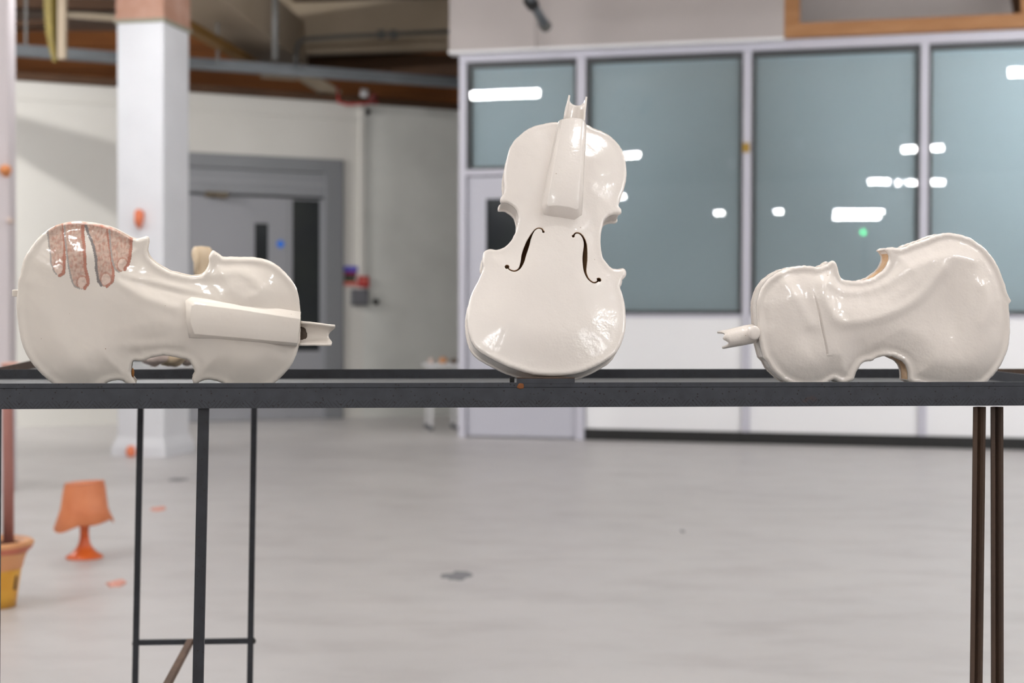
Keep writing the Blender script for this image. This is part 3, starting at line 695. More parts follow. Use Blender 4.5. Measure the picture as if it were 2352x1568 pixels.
# small white stool near the partition
st0 = onfloor(1010, 985)
z_st = at(1010, 834, st0.y).z
stool = empty('stool', (st0.x, st0.y, 0), .2, 'small white side table in the gap beside the partition', 'side table')
MB().box((-.13, -.16, z_st-.03), (.17, .16, z_st)).build('top', M_white, stool, bevel=.005)
for sx, sy in ((-1, -1), (1, -1), (1, 1), (-1, 1)):
    l = MB().beam((.02+sx*.1, sy*.12, z_st-.03), (.02+sx*.115, sy*.14, .03), .02, .02).build('leg', M_white, stool)
    MB().tube([(.02+sx*.115, sy*.14, 0), (.02+sx*.115, sy*.14, .035)], .022, 12).build('foot', M_greyb, l)
for i, (dx_, s_) in enumerate(((-.07, .03), (.03, .035), (.12, .028))):
    o = blob('clay_lump', ['pinkish clay lump at the left of the white side table', 'pale clay lump in the middle of the white side table', 'dark clay lump at the right of the white side table'][i], 'clay piece',
             (st0.x+dx_, st0.y-.05, z_st+s_*.7), s_, s_, s_*.8, [M_pinkw, M_potrim, M_rust2][i], 20+i)

# ------------------------------------------------------------------ steel table
TA = math.radians(6.3); TZ = .95-(878.5-730)/F*1.91
Tt = Vector((math.cos(TA), math.sin(TA), 0)); Tn = Vector((-math.sin(TA), math.cos(TA), 0)); TO = Vector((0, 1.91, TZ))
TM = Matrix((Tt, Tn, Vector((0, 0, 1)))).transposed().to_4x4(); TM.translation = TO; TMi = TM.inverted()
tb = empty('steel_table', label='long blackened steel trestle table carrying the three ceramic violins', cat='table')
tb.matrix_world = TM
sL, sR, DEP, PL = -.86, 1.15, .503, .015
def tl(px, py, n_):    # pixel to table coordinates on the vertical plane n = n_
    return TMi @ hit(px, py, TO + Tn*n_, Tn)
MB().box((sL, 0, -RAILH), (sR, .003, -.0068)).box((sL, .0005, -.0068), (sR, .0035, -.0060)).box((sL, 0, -.0060), (sR, .003, 0)).build('front_rail', M_steel, tb, bevel=.0006)
MB().box((sL, .003, -PL-.003), (sR, .03, -PL)).build('front_flange', M_plate, tb)
MB().box((sL, DEP, -RAILH), (.84, DEP+.003, 0)).build('rear_rail', M_steel2, tb, bevel=.0005)
MB().box((.84, DEP, -RAILH), (sR, DEP+.003, 0)).build('rear_rail', M_rust, tb)
MB().box((sL, .03, -PL-.003), (sR, DEP, -PL)).build('plate', M_plate, tb)
c0 = TMi @ Vector((.794, 2.415, TZ)); c1 = TMi @ Vector((.785, 1.93, TZ))
# cross rim on the right
MB().beam((c0.x, DEP, -PL/2-.0005), (c1.x, .004, -PL/2-.0005), .004, PL+.001).build('cross_rail', M_steel, tb)
# left wing running back
w0 = tl(-18, 847, DEP); w1x = w0.x + .02
WD = .95
wa = TMi @ onfloor(0, 843.5, TZ); wb_ = TMi @ onfloor(68, 828.5, TZ); wd_ = (wb_-wa)/(wb_.y-wa.y)
wf = wa + wd_*(DEP+.003-wa.y); wk = wa + wd_*(DEP+WD-wa.y)
MB().beam((wf.x, wf.y, -RAILH/2), (wk.x, wk.y, -RAILH/2), .004, RAILH).build('wing_rail', M_rust, tb)
wr = tl(560, 847, DEP).x
MB().box((wr, DEP+.003, -RAILH), (wr+.003, DEP+WD, 0)).build('wing_rail', M_steel2, tb)
MB().box((wk.x, DEP+WD, -RAILH), (wr+.003, DEP+WD+.003, 0)).build('wing_rail', M_steel2, tb)
MB().add([(wf.x+.002, wf.y, z_) if i_ == 0 else (wr, DEP+.003, z_) if i_ == 1 else (wr, DEP+WD, z_) if i_ == 2 else (wk.x+.002, DEP+WD, z_) for z_ in (-PL-.003, -PL) for i_ in range(4)], [(3,2,1,0),(4,5,6,7),(0,1,5,4),(1,2,6,5),(2,3,7,6),(3,0,4,7)]).build('wing_plate', M_plate, tb)
# legs
def leg(px0, py0, px1, py1, n_, w_, d_, mt, name='leg'):
    p = tl(px0, py0, n_); q = tl(px1, py1, n_); dirv = (q-p); q2 = p + dirv*((-TZ-p.z)/dirv.z)
    p2 = p - dirv*((p.z+RAILH*.9)/dirv.z) if p.z < -RAILH*.9 else p
    return MB().beam(p2, q2, w_, d_, upv=(0, 1, 0)).build(name, mt, tb, bevel=.0008), p2, q2
leg(468, 940, 455, 1568, .012, .0136, .010, M_steel2)
leg(-11, 940, -14, 1568, .012, .0136, .010, M_steel2)
nR = DEP+.55
l1, a1, b1_ = leg(323, 940, 310.5, 1568, nR, .0115, .0115, M_steel2)
l2, a2, b2_ = leg(584, 940, 574, 1568, nR, .0115, .0115, M_steel2)
p = tl(311, 1475, nR); q = tl(580, 1471, nR)
MB().beam(p, q, .010, .0105, upv=(0, 0, 1)).build('crossbar', M_steel2, tb, bevel=.0008)
mid = tl(437, 1473, nR)
fr = Vector((mid.x-.01, .02, mid.z))
MB().beam(mid, fr, .012, .012).build('stretcher', M_rust2, tb, bevel=.0008)
pf = tl(455, 1568, .012); MB().beam((tl(-12, 1568, .012).x, .012, mid.z), (pf.x-.002, .012, mid.z), .01, .0105).build('crossbar', M_steel2, tb)
# weld blobs
for pxx, pyy in ((311, 1475), (580, 1471)):
    c = tl(pxx, pyy, nR); o = blob('weld', None, None, c, .0062, .006, .0075, M_black, 3); o.parent = tb
# right pair: rusty angle-iron legs
def angle_leg(px0, px1, n_):
    pa = tl(px0, 934, n_); pb = tl(px1, 1568, n_); dv = pb-pa; pb = pa + dv*((-TZ-pa.z)/dv.z)
    hw = .0087; th = .003
    prof = [(-hw, 0), (-hw, -.003), (-hw+.0045, -.0045), (-hw+.006, -.001), (0, .003), (.002, -.001), (.0045, -.004), (hw, -.002), (hw, .004), (-.0, .008)]
    vs = []
    for c_, dz in ((pa, 0), (pb, 0)):
        for x, y in prof: vs.append((c_.x+x, c_.y+y, c_.z+(RAILH-.0 if False else 0)))
    n = len(prof); fs = [(k_, (k_+1) % n, n+(k_+1) % n, n+k_) for k_ in range(n)]+[tuple(range(n))[::-1], tuple(range(n, 2*n))]
    MB().add(vs, fs).build('leg', M_rust, tb)
angle_leg(2249, 2241.5, .016)
angle_leg(2289, 2290, .016)
angle_leg(2560, 2575, .016)
leg(2350+260, 940, 2360+260, 1568, DEP, .014, .012, M_rust)

# bracket that holds the middle violin
bk = empty('display_bracket', label='small rusty steel bracket welded to the table rail under the middle violin', cat='bracket')
bk.matrix_world = TM
x0 = tl(1187, 870, .001).x; x1 = tl(1320, 870, .001).x
MB().box((x0, -.0005, -.0012), (x1, .005, .0050)).build('front_lip', M_steel, bk, bevel=.0006)
MB().box((x0, .0002, .0050), (x1, .0065, .0068)).build('top_edge', M_rust, bk, bevel=.0004)
MB().box((x0, .005, -.008), (x1, .07, -.005)).build('shelf', M_rust, bk, bevel=.0005)
MB().box((x0-.0068, .02, -PL), (x0-.001, .024, .0064)).build('upright', M_black, bk)
MB().box((x0+.0, .06, -PL), (x1, .064, -.008)).build('foot', M_rust, bk)
bb = blob('rust_patch', None, None, (x0+.005, -.0004, -.0045), .0042, .0008, .004, mat('orange_rust', srgb(120, 70, 30), .8), 5); bb.parent = bk

# ------------------------------------------------------------------ violins
def catmull(pts, step):
    n = len(pts); P_ = [np.array(p, float) for p in pts]; out = []
    for i in range(n):
        p0, p1, p2, p3 = P_[i-1], P_[i], P_[(i+1) % n], P_[(i+2) % n]
        L_ = np.linalg.norm(p2-p1); k_ = max(1, int(round(L_/step)))
        for j in range(k_):
            t = j/k_
            a = .5*((2*p1)+(-p0+p2)*t+(2*p0-5*p1+4*p2-p3)*t*t+(-p0+3*p1-3*p2+p3)*t**3)
            out.append(a)
    return np.array(out)
def inside(P_, poly):
    x, y = P_[:, 0], P_[:, 1]; r = np.zeros(len(P_), bool); n = len(poly)
    for i in range(n):
        x1, y1 = poly[i]; x2, y2 = poly[(i+1) % n]
        if y1 == y2: continue
        c = ((y1 > y) != (y2 > y)) & (x < (x2-x1)*(y-y1)/(y2-y1)+x1)
        r ^= c
    return r
def dist(P_, poly, closed=True):
    d = np.full(len(P_), 1e9); n = len(poly)
    for i in range(n if closed else n-1):
        a = poly[i]; b = poly[(i+1) % n]; ab = b-a; L2 = ab@ab
        if L2 < 1e-16: continue
        t = np.clip(((P_-a)@ab)/L2, 0, 1); q_ = P_-(a+t[:, None]*ab)
        d = np.minimum(d, q_[:, 0]**2+q_[:, 1]**2)
    return np.sqrt(d)
def stroke(pts, wid, r0_, r1_):
    P_ = np.array(pts, float); n = len(P_); Lf = []; Rt = []
    for i in range(n):
        d = P_[min(i+1, n-1)]-P_[max(i-1, 0)]; d /= np.linalg.norm(d); nn = np.array([-d[1], d[0]])
        Lf.append(P_[i]+nn*wid[i]/2); Rt.append(P_[i]-nn*wid[i]/2)
    def cap(c, d, r):    # big dot round the end
        a0 = math.atan2(d[1], d[0]); return [c+r*np.array([math.cos(a0+t), math.sin(a0+t)]) for t in np.linspace(-2.4, 2.4, 11)]
    d0 = P_[0]-P_[1]; d1 = P_[-1]-P_[-2]; d0 /= np.linalg.norm(d0); d1 /= np.linalg.norm(d1)
    c0_ = P_[0]+d0*r0_*.5; c1_ = P_[-1]+d1*r1_*.5
    return np.array(Lf[1:-1]+cap(c1_, d1, r1_)[::-1]+Rt[1:-1][::-1]+cap(c0_, d0, r0_)[::-1])

class Vio:
    def __init__(s, O, yaw, lean):
        # u right, v up, w toward the camera
        u = Vector((math.cos(yaw), math.sin(yaw), 0)); wv = Vector((math.sin(yaw), -math.cos(yaw), 0)); v = Vector((0, 0, 1))
        R_ = Matrix.Rotation(-lean, 3, u)      # lean>0 tips the top away from the camera
        v = R_ @ v; wv = R_ @ wv
        if lean > 0 and v.dot(Vector((0, 1, 0))) < 0:
            R_ = Matrix.Rotation(lean, 3, u); v = R_ @ Vector((0, 0, 1)); wv = R_ @ Vector((math.sin(yaw), -math.cos(yaw), 0))
        s.u, s.v, s.w = u, v, wv
        s.M = Matrix((u, v, wv)).transposed().to_4x4(); s.M.translation = O; s.Mi = s.M.inverted(); s.O = O
    def uv(s, px, py, w_=0.0):
        q_ = s.Mi @ hit(px, py, s.O+s.w*w_, s.w); return (q_.x, q_.y)
    def uvl(s, L_, w_=0.0): return [s.uv(x, y, w_) for x, y in L_]

def fbm(x, y, sc, seed=0):
    return noise.noise(Vector((x*sc, y*sc, seed)))

def body(V, root, outline, holes, depth, hfun, matf, mat_rib, mat_back, grid=.0026, fine=None, jag=.0004, seed=0, rib_raw=None, rib_inset=.0022):
    ol = catmull(V.uvl(outline), .0022)
    jg = np.array([[fbm(p[0], p[1], 260, seed), fbm(p[0], p[1], 260, seed+9)] for p in ol])
    ol = ol + jg*jag
    hs = [np.array(h) for h in holes]
    lo, hi = ol.min(0), ol.max(0)
    gx, gy = np.meshgrid(np.arange(lo[0], hi[0], grid), np.arange(lo[1], hi[1], grid)); gx = gx + (np.arange(gx.shape[0]) % 2)[:, None]*grid/2
    P_ = np.stack([gx.ravel(), gy.ravel()], 1)
    if fine:
        for (a, b, c, d, st) in fine:
            keep = ~((P_[:, 0] > a) & (P_[:, 0] < b) & (P_[:, 1] > c) & (P_[:, 1] < d)); P_ = P_[keep]
            fx, fy = np.meshgrid(np.arange(a, b, st), np.arange(c, d, st)); fx = fx+(np.arange(fx.shape[0]) % 2)[:, None]*st/2
            P_ = np.concatenate([P_, np.stack([fx.ravel(), fy.ravel()], 1)])
    P_ = P_[inside(P_, ol)]; P_ = P_[dist(P_, ol) > .0009]
    for h in hs:
        P_ = P_[~inside(P_, h)]; P_ = P_[dist(P_, h) > .0006]
    allp = [ol]+hs; edges = []; b = 0
    for l in allp:
        n = len(l); edges += [(b+i, b+(i+1) % n) for i in range(n)]; b += n
    pts = np.concatenate(allp+[P_])
    vo, eo, fo, _, _, _ = delaunay_2d_cdt([Vector(p) for p in pts], edges, [], 0, 1e-7)
    VV = np.array([(p.x, p.y) for p in vo]); FF = np.array([f for f in fo if len(f) == 3])
    cen = VV[FF].mean(1); ok = inside(cen, ol)
    for h in hs: ok &= ~inside(cen, h)
    FF = FF[ok]
    dd = dist(VV, ol)
    W_ = hfun(VV, dd)
    tri = [tuple(int(i) for i in f) for f in FF]
    # outward orientation
    def orient(t):
        a, b_, c_ = VV[t[0]], VV[t[1]], VV[t[2]]
        return t if (b_[0]-a[0])*(c_[1]-a[1])-(b_[1]-a[1])*(c_[0]-a[0]) > 0 else (t[0], t[2], t[1])
    tri = [orient(t) for t in tri]
    # boundary edges
    from collections import Counter
    cnt = {}
    for t in tri:
        for i in range(3):
            e = (t[i], t[(i+1) % 3]); cnt[e] = cnt.get(e, 0)+1
    bnd = [e for e in cnt if (e[1], e[0]) not in cnt]
    N_ = len(VV); th = .0032
    mb = MB()
    top = [(x, y, z) for (x, y), z in zip(VV, W_)]
    botm = [(x, y, z-th) for (x, y), z in zip(VV, W_)]
    mb.add(top+botm, tri, 0)
    mb.f += [(t[2]+N_, t[1]+N_, t[0]+N_) for t in tri]; mb.mi += [0 if min(dd[t[0]], dd[t[1]], dd[t[2]]) < .006 else 1 for t in tri]
    for a, b_ in bnd:
        outer = dd[a] < .0004 and dd[b_] < .0004
        mb.f.append((b_, a, a+N_, b_+N_)); mb.mi.append(0 if outer else 1)
    pl = mb.build('front_plate', [matf, M_inner], root, smooth=True, recalc=False)
    # ribs
    n = len(ol); cxy = ol; tang = np.roll(ol, -1, 0)-np.roll(ol, 1, 0); tang /= np.linalg.norm(tang, axis=1)[:, None]+1e-9
    area = .5*np.sum(ol[:, 0]*np.roll(ol[:, 1], -1)-np.roll(ol[:, 0], -1)*ol[:, 1])
    nin = np.stack([-tang[:, 1], tang[:, 0]], 1)*(1 if area > 0 else -1)
    inner = ol+nin*rib_inset
    levels = [0-.0025, -depth*.3, -depth*.6, -depth+.003]
    mb = MB(); vs = []
    for lv_i, lv in enumerate(levels):
        for i in range(n):
            j = .0006*fbm(inner[i][0]*1, inner[i][1], 90, lv_i*3+seed)
            vs.append((inner[i][0]+nin[i][0]*j, inner[i][1]+nin[i][1]*j, lv))
    fs = []; mis = []
    for l in range(len(levels)-1):
        for i in range(n):
            i2 = (i+1) % n; fs.append((l*n+i, l*n+i2, (l+1)*n+i2, (l+1)*n+i))
            mis.append(1 if (rib_raw and rib_raw(inner[i])) else 0)
    mb.add(vs, fs); mb.mi = mis
    mb.build('ribs', [mat_rib, M_raw], root, smooth=True, recalc=True)
    # back plate
    back = [(x, y, -depth-.3*z) for (x, y), z in zip(VV, np.clip(W_, 0, .02))]
    backi = [(x, y, -depth+.003) for x, y in VV]
    # close the f-holes on the back: use all triangles inside outline
    FF2 = np.array([f for f in fo if len(f) == 3]); FF2 = FF2[inside(VV[FF2].mean(1), ol)]
    tri2 = [orient(tuple(int(i) for i in f)) for f in FF2]
    mb = MB(); mb.add(back+backi, [(t[2], t[1], t[0]) for t in tri2], 0)
    mb.f += [(t[0]+N_, t[1]+N_, t[2]+N_) for t in tri2]; mb.mi += [0 if min(dd[t[0]], dd[t[1]], dd[t[2]]) < .006 else 1 for t in tri2]
    for a, b_ in bnd:
        if dd[a] < .0004 and dd[b_] < .0004: mb.f.append((a, b_, b_+N_, a+N_)); mb.mi.append(0)
    mb.build('back_plate', [mat_back, M_inner], root, smooth=True, recalc=False)
    return pl, VV, W_, dd

def gauss(VV, c, sx, sy, ang, amp):
    ca_, sa_ = math.cos(ang), math.sin(ang); d = VV-np.array(c)
    a = d[:, 0]*ca_+d[:, 1]*sa_; b = -d[:, 0]*sa_+d[:, 1]*ca_
    return amp*np.exp(-(a/sx)**2-(b/sy)**2)
def base_h(VV, dd, A, wdt=.055, bead=.0014, chan=.0014):
    t = np.clip(dd/wdt, 0, 1); sm = t*t*(3-2*t)
    h = A*sm + bead*np.exp(-((dd-.0028)/.0022)**2) - chan*np.exp(-((dd-.0095)/.0045)**2) - .0022*np.exp(-(dd/.0011)**2)
    return h
def addnoise(VV, amp, sc, seed):
    return np.array([amp*(noise.noise(Vector((x*sc, y*sc, seed)))+.5*noise.noise(Vector((x*sc*2.3, y*sc*2.3, seed+5)))) for x, y in VV])

def prism(V, base, top, wb, wt, mb, rows=6):
    """solid bar whose base outline lies wb above the plate plane, top outline wt; rounded shoulders"""
    B = V.uvl(base, wb); T = V.uvl(top, wt); n = len(B)
    vs = [(x, y, wb-.012) for x, y in B]
    L_ = [(0, 0)]
    L_ += [(.45, .52), (.88, .93), (.95, .98), (1.03, 1.0)]
    for lat, hh in L_:
        for i in range(n):
            vs.append((B[i][0]+(T[i][0]-B[i][0])*lat, B[i][1]+(T[i][1]-B[i][1])*lat, wb+(wt-wb)*hh))
    m_ = len(L_)+1; fs = []
    for l in range(m_-1):
        for i in range(n): fs.append((l*n+i, l*n+(i+1) % n, (l+1)*n+(i+1) % n, (l+1)*n+i))
    fs.append(tuple((m_-1)*n+i for i in range(n))); fs.append(tuple(range(n))[::-1])
    return mb.add(vs, fs)

def uchannel(mb, A, B, ra, rb, arc0, arc1, thick=.003, n=14, m_=10, rag=None, bow=0.0, rim=None):
    """curved shell (half tube) from A to B in (u,v,w); arc angles measured from +side direction toward +w"""
    A = Vector(A); B = Vector(B); ax = (B-A).normalized(); wv = Vector((0, 0, 1)); side = ax.cross(wv).normalized(); wv2 = side.cross(ax).normalized()
    outer = []; innr = []
    for j in range(m_+1):
        t = j/m_
        for i in range(n+1):
            th = arc0+(arc1-arc0)*i/n; r_ = ra+(rb-ra)*t
            ext = (rag(i/n) if rag and j == m_ else 0) * 1.0
            p = A+(B-A)*t+ax*ext
            d = side*math.cos(th)+wv2*math.sin(th)
            rr = r_*(1+.05*noise.noise(Vector((t*3, i*.4, 2))))
            outer.append(p+d*rr); innr.append(p+d*(rr-thick))
    N_ = len(outer); fs = []
    for j in range(m_):
        for i in range(n):
            a = j*(n+1)+i; fs.append((a, a+1, a+n+2, a+n+1)); fs.append((N_+a+n+1, N_+a+n+2, N_+a+1, N_+a))
    for j in range(m_):
        for i in (0, n):
            a = j*(n+1)+i; fs.append((a, a+n+1, N_+a+n+1, N_+a))
    for j in (0, m_):
        for i in range(n):
            a = j*(n+1)+i; fs.append((a, a+1, N_+a+1, N_+a))
    return mb.add(outer+innr, fs)

VD = .034
def ridge(V, VV, poly, sig, amp):
    return amp*np.exp(-(dist(VV, catmull_open(V.uvl(poly)), False)/sig)**2)
def catmull_open(P_):
    P_ = [np.array(p) for p in P_]; out = []
    for i in range(len(P_)-1):
        p0 = P_[max(i-1, 0)]; a = P_[i]; b = P_[i+1]; p3 = P_[min(i+2, len(P_)-1)]
        for j in range(5):
            t = j/5; out.append(.5*((2*a)+(-p0+b)*t+(2*p0-5*a+4*b-p3)*t*t+(-p0+3*a-3*b+p3)*t**3))
    out.append(P_[-1]); return np.array(out)
# ---- left violin -------------------------------------------------
OL = [(40.5,646),(45.5,632),(50,611),(57,589.5),(71,566.5),(84,550),(99,536),(112,526),(128.5,517.5),(145,512),(164,509),(186,509),(205,511),(224,514),
      (243,518.7),(253,521),(272,529.5),(291,540),(307.5,548),(319,547.5),(334,543.5),(340,547),(341,557),(338.5,571.5),(340,584),(346,593),(355,602),(368,611),
      (383,619),(393,624),(408,627),(431,633),(444,634),(459,632.5),(469,626),(476,615),(479.5,603),(480,589),(489,577),(501,583),(513,591.5),(530,591),(553,592),
      (576,592),(595,594),(614,598.5),(629,605),(645,616),(660,631),(673,647),(682,664),(687,684),(689.5,706),(690.5,726),(690.5,760),(689,788),(684,805),(679,820),
      (666,844),(644,868),(625,884),(600,896),(560,898),(528,893),(510,880),(493,874),(476,872),(459,877),(449,884),(443,876),(441,868),(447,856),(442,841),(432,828),(408,821.5),
      (378,817),(347,822),(335,827),(322,829.5),(306,829),(301.5,842),(300.5,856),(304,868),(312,880),(307,890),(296,886),(284,876.5),(272,873.5),(252,876.5),(236,886),(215,897),(180,900),
      (150,897),(126,885),(108,871),(88.5,852.5),(68,827),(51,793),(42.5,752),(38,718),(37.5,691),(41,661)]
def table_pt(px, n_):
    p_ = hit(px, 760, TO+Tn*n_, Tn); return Vector((p_.x, p_.y, TZ))
VL = Vio(table_pt(370, .045), TA+math.radians(-.5)+math.radians(5.5), math.radians(-4.5))
rl = empty('ceramic_violin', label='ivory glazed ceramic violin lying on its side with four painted fingers', cat='violin')
rl.matrix_world = VL.M
FING = [
 [(109,524),(111,545),(113,561),(117,584),(117.6,602),(124.6,620),(131,629),(138.6,632),(147.6,627),(149.5,615),(148.8,579),(150,556),(147.6,534),(144,505)],
 [(147,505),(150,547),(155,582),(160,615),(165.4,640),(171.8,656),(184.5,662),(196,661),(203.7,650),(202,636),(197,611),(194.7,569),(191,541),(189.6,503)],
 [(193,503),(202,534.6),(215,562.7),(221.5,592),(222.8,617.6),(226.6,643),(234,654.5),(247,656),(260,645.6),(261.7,630),(260.4,608.6),(255.3,579),(250,547),(246.4,508)],
 [(250,508),(254,566.5),(259,598.4),(265.5,617.6),(274.4,624),(287,618.8),(294.8,607),(298.7,585.7),(301,566.5),(302.5,530)]]
FP = [catmull(VL.uvl(f), .0025) for f in FING]
FG = [VL.uvl(f) for f in FING]
def lh(VV, dd):
    h = base_h(VV, dd, .0095, .05, .0003, .0005)
    for (px, py, sx, sy, an, am) in ((385,655,.05,.004,-.25,.0012),(400,668,.055,.004,-.22,-.0010),(270,690,.03,.02,-.4,.002),(330,700,.02,.05,.6,.002),
                                     (560,650,.025,.02,0,.0015),(350,790,.045,.006,.05,.0015),(290,810,.006,.015,0,.001),(200,760,.06,.05,0,-.002)):
        h = h+gauss(VV, VL.uv(px, py), sx, sy, an, am)
    h = h+ridge(VL, VV, [(262,640),(300,664),(340,684),(400,706)], .007, .0019)+ridge(VL, VV, [(480,634),(550,624),(588,645),(600,672),(560,690)], .008, .0018)
    return h+addnoise(VV, .0005, 45, 2)
fa = VL.uv(100, 665); fb = VL.uv(310, 500)
pl, VV, W_, dd = body(VL, rl, OL, [], VD, lh, M_cer_l, M_rib_l, M_cer_l, grid=.0028, fine=[(fa[0], fb[0], fa[1], fb[1], .0009)], seed=3)
# paint attribute (flat brushwork on the glaze)
ca_ = pl.data.color_attributes.new('paint', 'FLOAT_COLOR', 'POINT'); N_ = len(VV)
colr = np.zeros((2*N_, 4)); skin = np.array(srgb(206, 178, 163)[:3]); red = np.array(srgb(178, 104, 80)[:3]); dk = np.array(srgb(112, 106, 108)[:3]); nail = np.array(srgb(222, 198, 184)[:3])
nz1 = np.array([noise.noise(Vector((x*130, y*130, 4))) for x, y in VV]); nz2 = np.array([noise.noise(Vector((x*420, y*200, 8))) for x, y in VV])
for fi, fp in enumerate(FP):
    ins_ = inside(VV, fp); dE = dist(VV, fp)
    g_ = FG[fi]; nL = len(FING[fi])//2
    left = np.array(g_[:nL]); right = np.array(g_[nL:]);
    dL = dist(VV, left, False); dR = dist(VV, right, False)
    base = skin[None, :]*(1+.10*nz1[:, None]) ; m_ = ins_
    redm = np.clip(nz2*.9+nz1*.5+.08, 0, .42)[:, None]; base = base*(1-redm)+red*redm
    colr[:N_][m_, :3] = base[m_]; colr[:N_][m_, 3] = .93
    tip = np.array(VL.uv(*np.mean([FING[fi][nL-2], FING[fi][nL], FING[fi][nL+1]], 0)))
    dt = np.linalg.norm((VV-tip-np.array([0, .004]))*np.array([1, .75]), axis=1)
    ring = ins_ & (abs(dt-.0065) < .0008)
    colr[:N_][ins_ & (dt < .006), :3] = nail
    colr[:N_][ring, :3] = red*.5+skin*.5
    r_m = (dR < .0019+.0008*nz1) & (dR < dL) ; colr[:N_][r_m, :3] = red; colr[:N_][r_m, 3] = .85
    wl = .0016 if fi == 2 else .0009
    d_m = (dL < wl+.0005*nz1) & (~r_m); colr[:N_][d_m, :3] = dk; colr[:N_][d_m, 3] = .85 if fi == 2 else .6
ru = VL.uv(145, 500)[0]; ru2 = VL.uv(262, 500)[0]
rm = (dd < .0034) & (VV[:, 0] > ru) & (VV[:, 0] < ru2) & (VV[:, 1] > VL.uv(200, 545)[1]); colr[:N_][rm, :3] = srgb(214, 140, 118)[:3]; colr[:N_][rm, 3] = np.clip(.5+nz1[rm], 0, 1)
colr[N_:] = colr[:N_]
ca_.data.foreach_set('color', colr.astype(np.float32).ravel())
mb = MB(); prism(VL, [(424,690),(440,682),(560,696),(691,716),(688,760),(681,796),(560,785),(434,776),(423,740)], [(440,703),(450,699),(560,713),(689,733),(687,758),(683,787),(560,776),(447,766),(438,740)], .006, .019, mb)
mb.build('fingerboard', M_cer_l, rl, smooth=True)
o = rl.children[-1]; md = o.modifiers.new('sharp', 'EDGE_SPLIT'); md.split_angle = math.radians(50)
na = VL.uv(688, 764, -.008); nb = VL.uv(757, 768, -.008)
mb = MB(); uchannel(mb, (na[0], na[1], -.001), (nb[0], nb[1], .0), .0165, .0140, math.radians(178), math.radians(364), rag=lambda t: .003*math.sin(t*9)+.004*(1-t), thick=.0032)
mb.build('neck', M_cer_l, rl, smooth=True)
nk = VL.uv(694, 768, -.012); bb = blob('neck_gap', None, None, (nk[0], nk[1], -.0125), .0055, .0105, .003, mat('neck_gap_dark', srgb(74, 60, 48), .6), 9); bb.parent = rl  # dark brown blob stands in for the black shade of the neck gap
mb = MB(); a_ = VL.uv(33, 672); mb.box((a_[0]-.004, a_[1]-.0055, -.02), (a_[0]+.006, a_[1]+.003, -.008)).build('end_button', M_cer_l, rl, bevel=.001)
cc = VL.uv(316, 858); bb = blob('raw_patch', None, None, (cc[0]-.0065, cc[1], -.011), .0018, .006, .006, mat('brown_stain', srgb(170, 110, 50), .8), 6); bb.parent = rl

# ---- middle violin -----------------------------------------------
OMid = [(1285,279),(1270,279),(1257.6,281),(1245,284),(1232,286.5),(1219,292),(1206.5,299),(1194,309.5),(1182,321),(1173,335),(1167,351.6),(1163,372),(1159,391),
      (1158,410),(1160,432),(1157.5,444.6),(1151,451),(1149.5,462),(1163,463),(1173.6,468),(1184,477),(1189.6,489),(1191.4,503.6),(1189,519.6),(1182.5,535.7),
      (1173.6,552),(1159,566),(1141.4,572),(1124,570.5),(1111,579),(1107.5,600),(1109.5,616),(1100,640),(1087,665),(1078,690.5),(1073.5,718),(1074,745),(1079,770),
      (1087,789),(1100,804),(1117,815),(1140,827),(1161,838),(1186,847),(1211.6,855),(1239,860),(1270.5,861.5),(1302,860),(1333.7,854),(1363,843),(1388.4,829.5),
      (1409.5,815),(1424,796),(1433.7,770.5),(1438,745),(1438,724),(1435.8,699),(1430.5,674),(1425,660),(1428,652),(1429,642),(1438,632),(1438,620),(1431,614.7),
      (1416,616),(1405,613.7),(1394.7,603),(1385,589.5),(1381,568),(1380,552),(1381,534),(1384.3,521),(1388,507),(1397,496.4),(1409,491),(1421,491),(1428,487),(1427,479),
      (1421.8,472),(1424,461),(1431,441),(1437,421),(1439.5,403),(1439.5,387.5),(1435,356),(1424,334),(1406,314),(1384,300.4),(1361,291.5),(1350,285),(1320,279)]
Omid = table_pt(1262, .024); Omid.z = hit(1262, 861, TO+Tn*.024, Tn).z
VM = Vio(Omid, TA+math.radians(1), math.radians(20))
rm_ = empty('ceramic_violin', label='white ceramic violin standing upright with two brown f-holes', cat='violin'); rm_.matrix_world = VM.M
def cE(L_): return [(1120+x/5.6, 400+y/5.6) for x, y in L_]
fh1 = [(718,722),(700,690),(655,677),(615,697),(580,745),(545,812),(520,880),(495,950),(470,1030),(455,1100),(430,1170),(400,1215),(350,1238),(295,1222),(264,1188)]
fw1 = [20,17,13,13,18,34,50,54,52,44,30,20,17,17,15]
fh2 = [(1108,782),(1130,752),(1165,743),(1205,757),(1240,803),(1262,865),(1266,930),(1262,1000),(1258,1080),(1255,1150),(1256,1220),(1268,1280),(1300,1340),(1350,1380),(1395,1382),(1430,1352)]
fw2 = [17,17,16,20,26,34,44,56,60,50,36,26,20,18,18,20]
def fhole(ctr, wd, r0_, r1_):
    Pc = VM.uvl(cE(ctr), .008); sc = 1/5.6*1.93/F
    Pn = []; Wn = []
    P3 = [np.array(p_) for p_ in Pc]
    for i in range(len(P3)-1):
        a, b_ = P3[i], P3[i+1]; p0 = P3[max(i-1, 0)]; p3 = P3[min(i+2, len(P3)-1)]
        for j in range(4):
            t = j/4; Pn.append(.5*((2*a)+(-p0+b_)*t+(2*p0-5*a+4*b_-p3)*t*t+(-p0+3*a-3*b_+p3)*t**3)); Wn.append((wd[i]*(1-t)+wd[i+1]*t)*sc*1.15)
    Pn.append(P3[-1]); Wn.append(wd[-1]*sc)
    return stroke(Pn, Wn, r0_*sc, r1_*sc)
h1 = fhole(fh1, fw1, 17, 32); h2 = fhole(fh2, fw2, 20, 32)
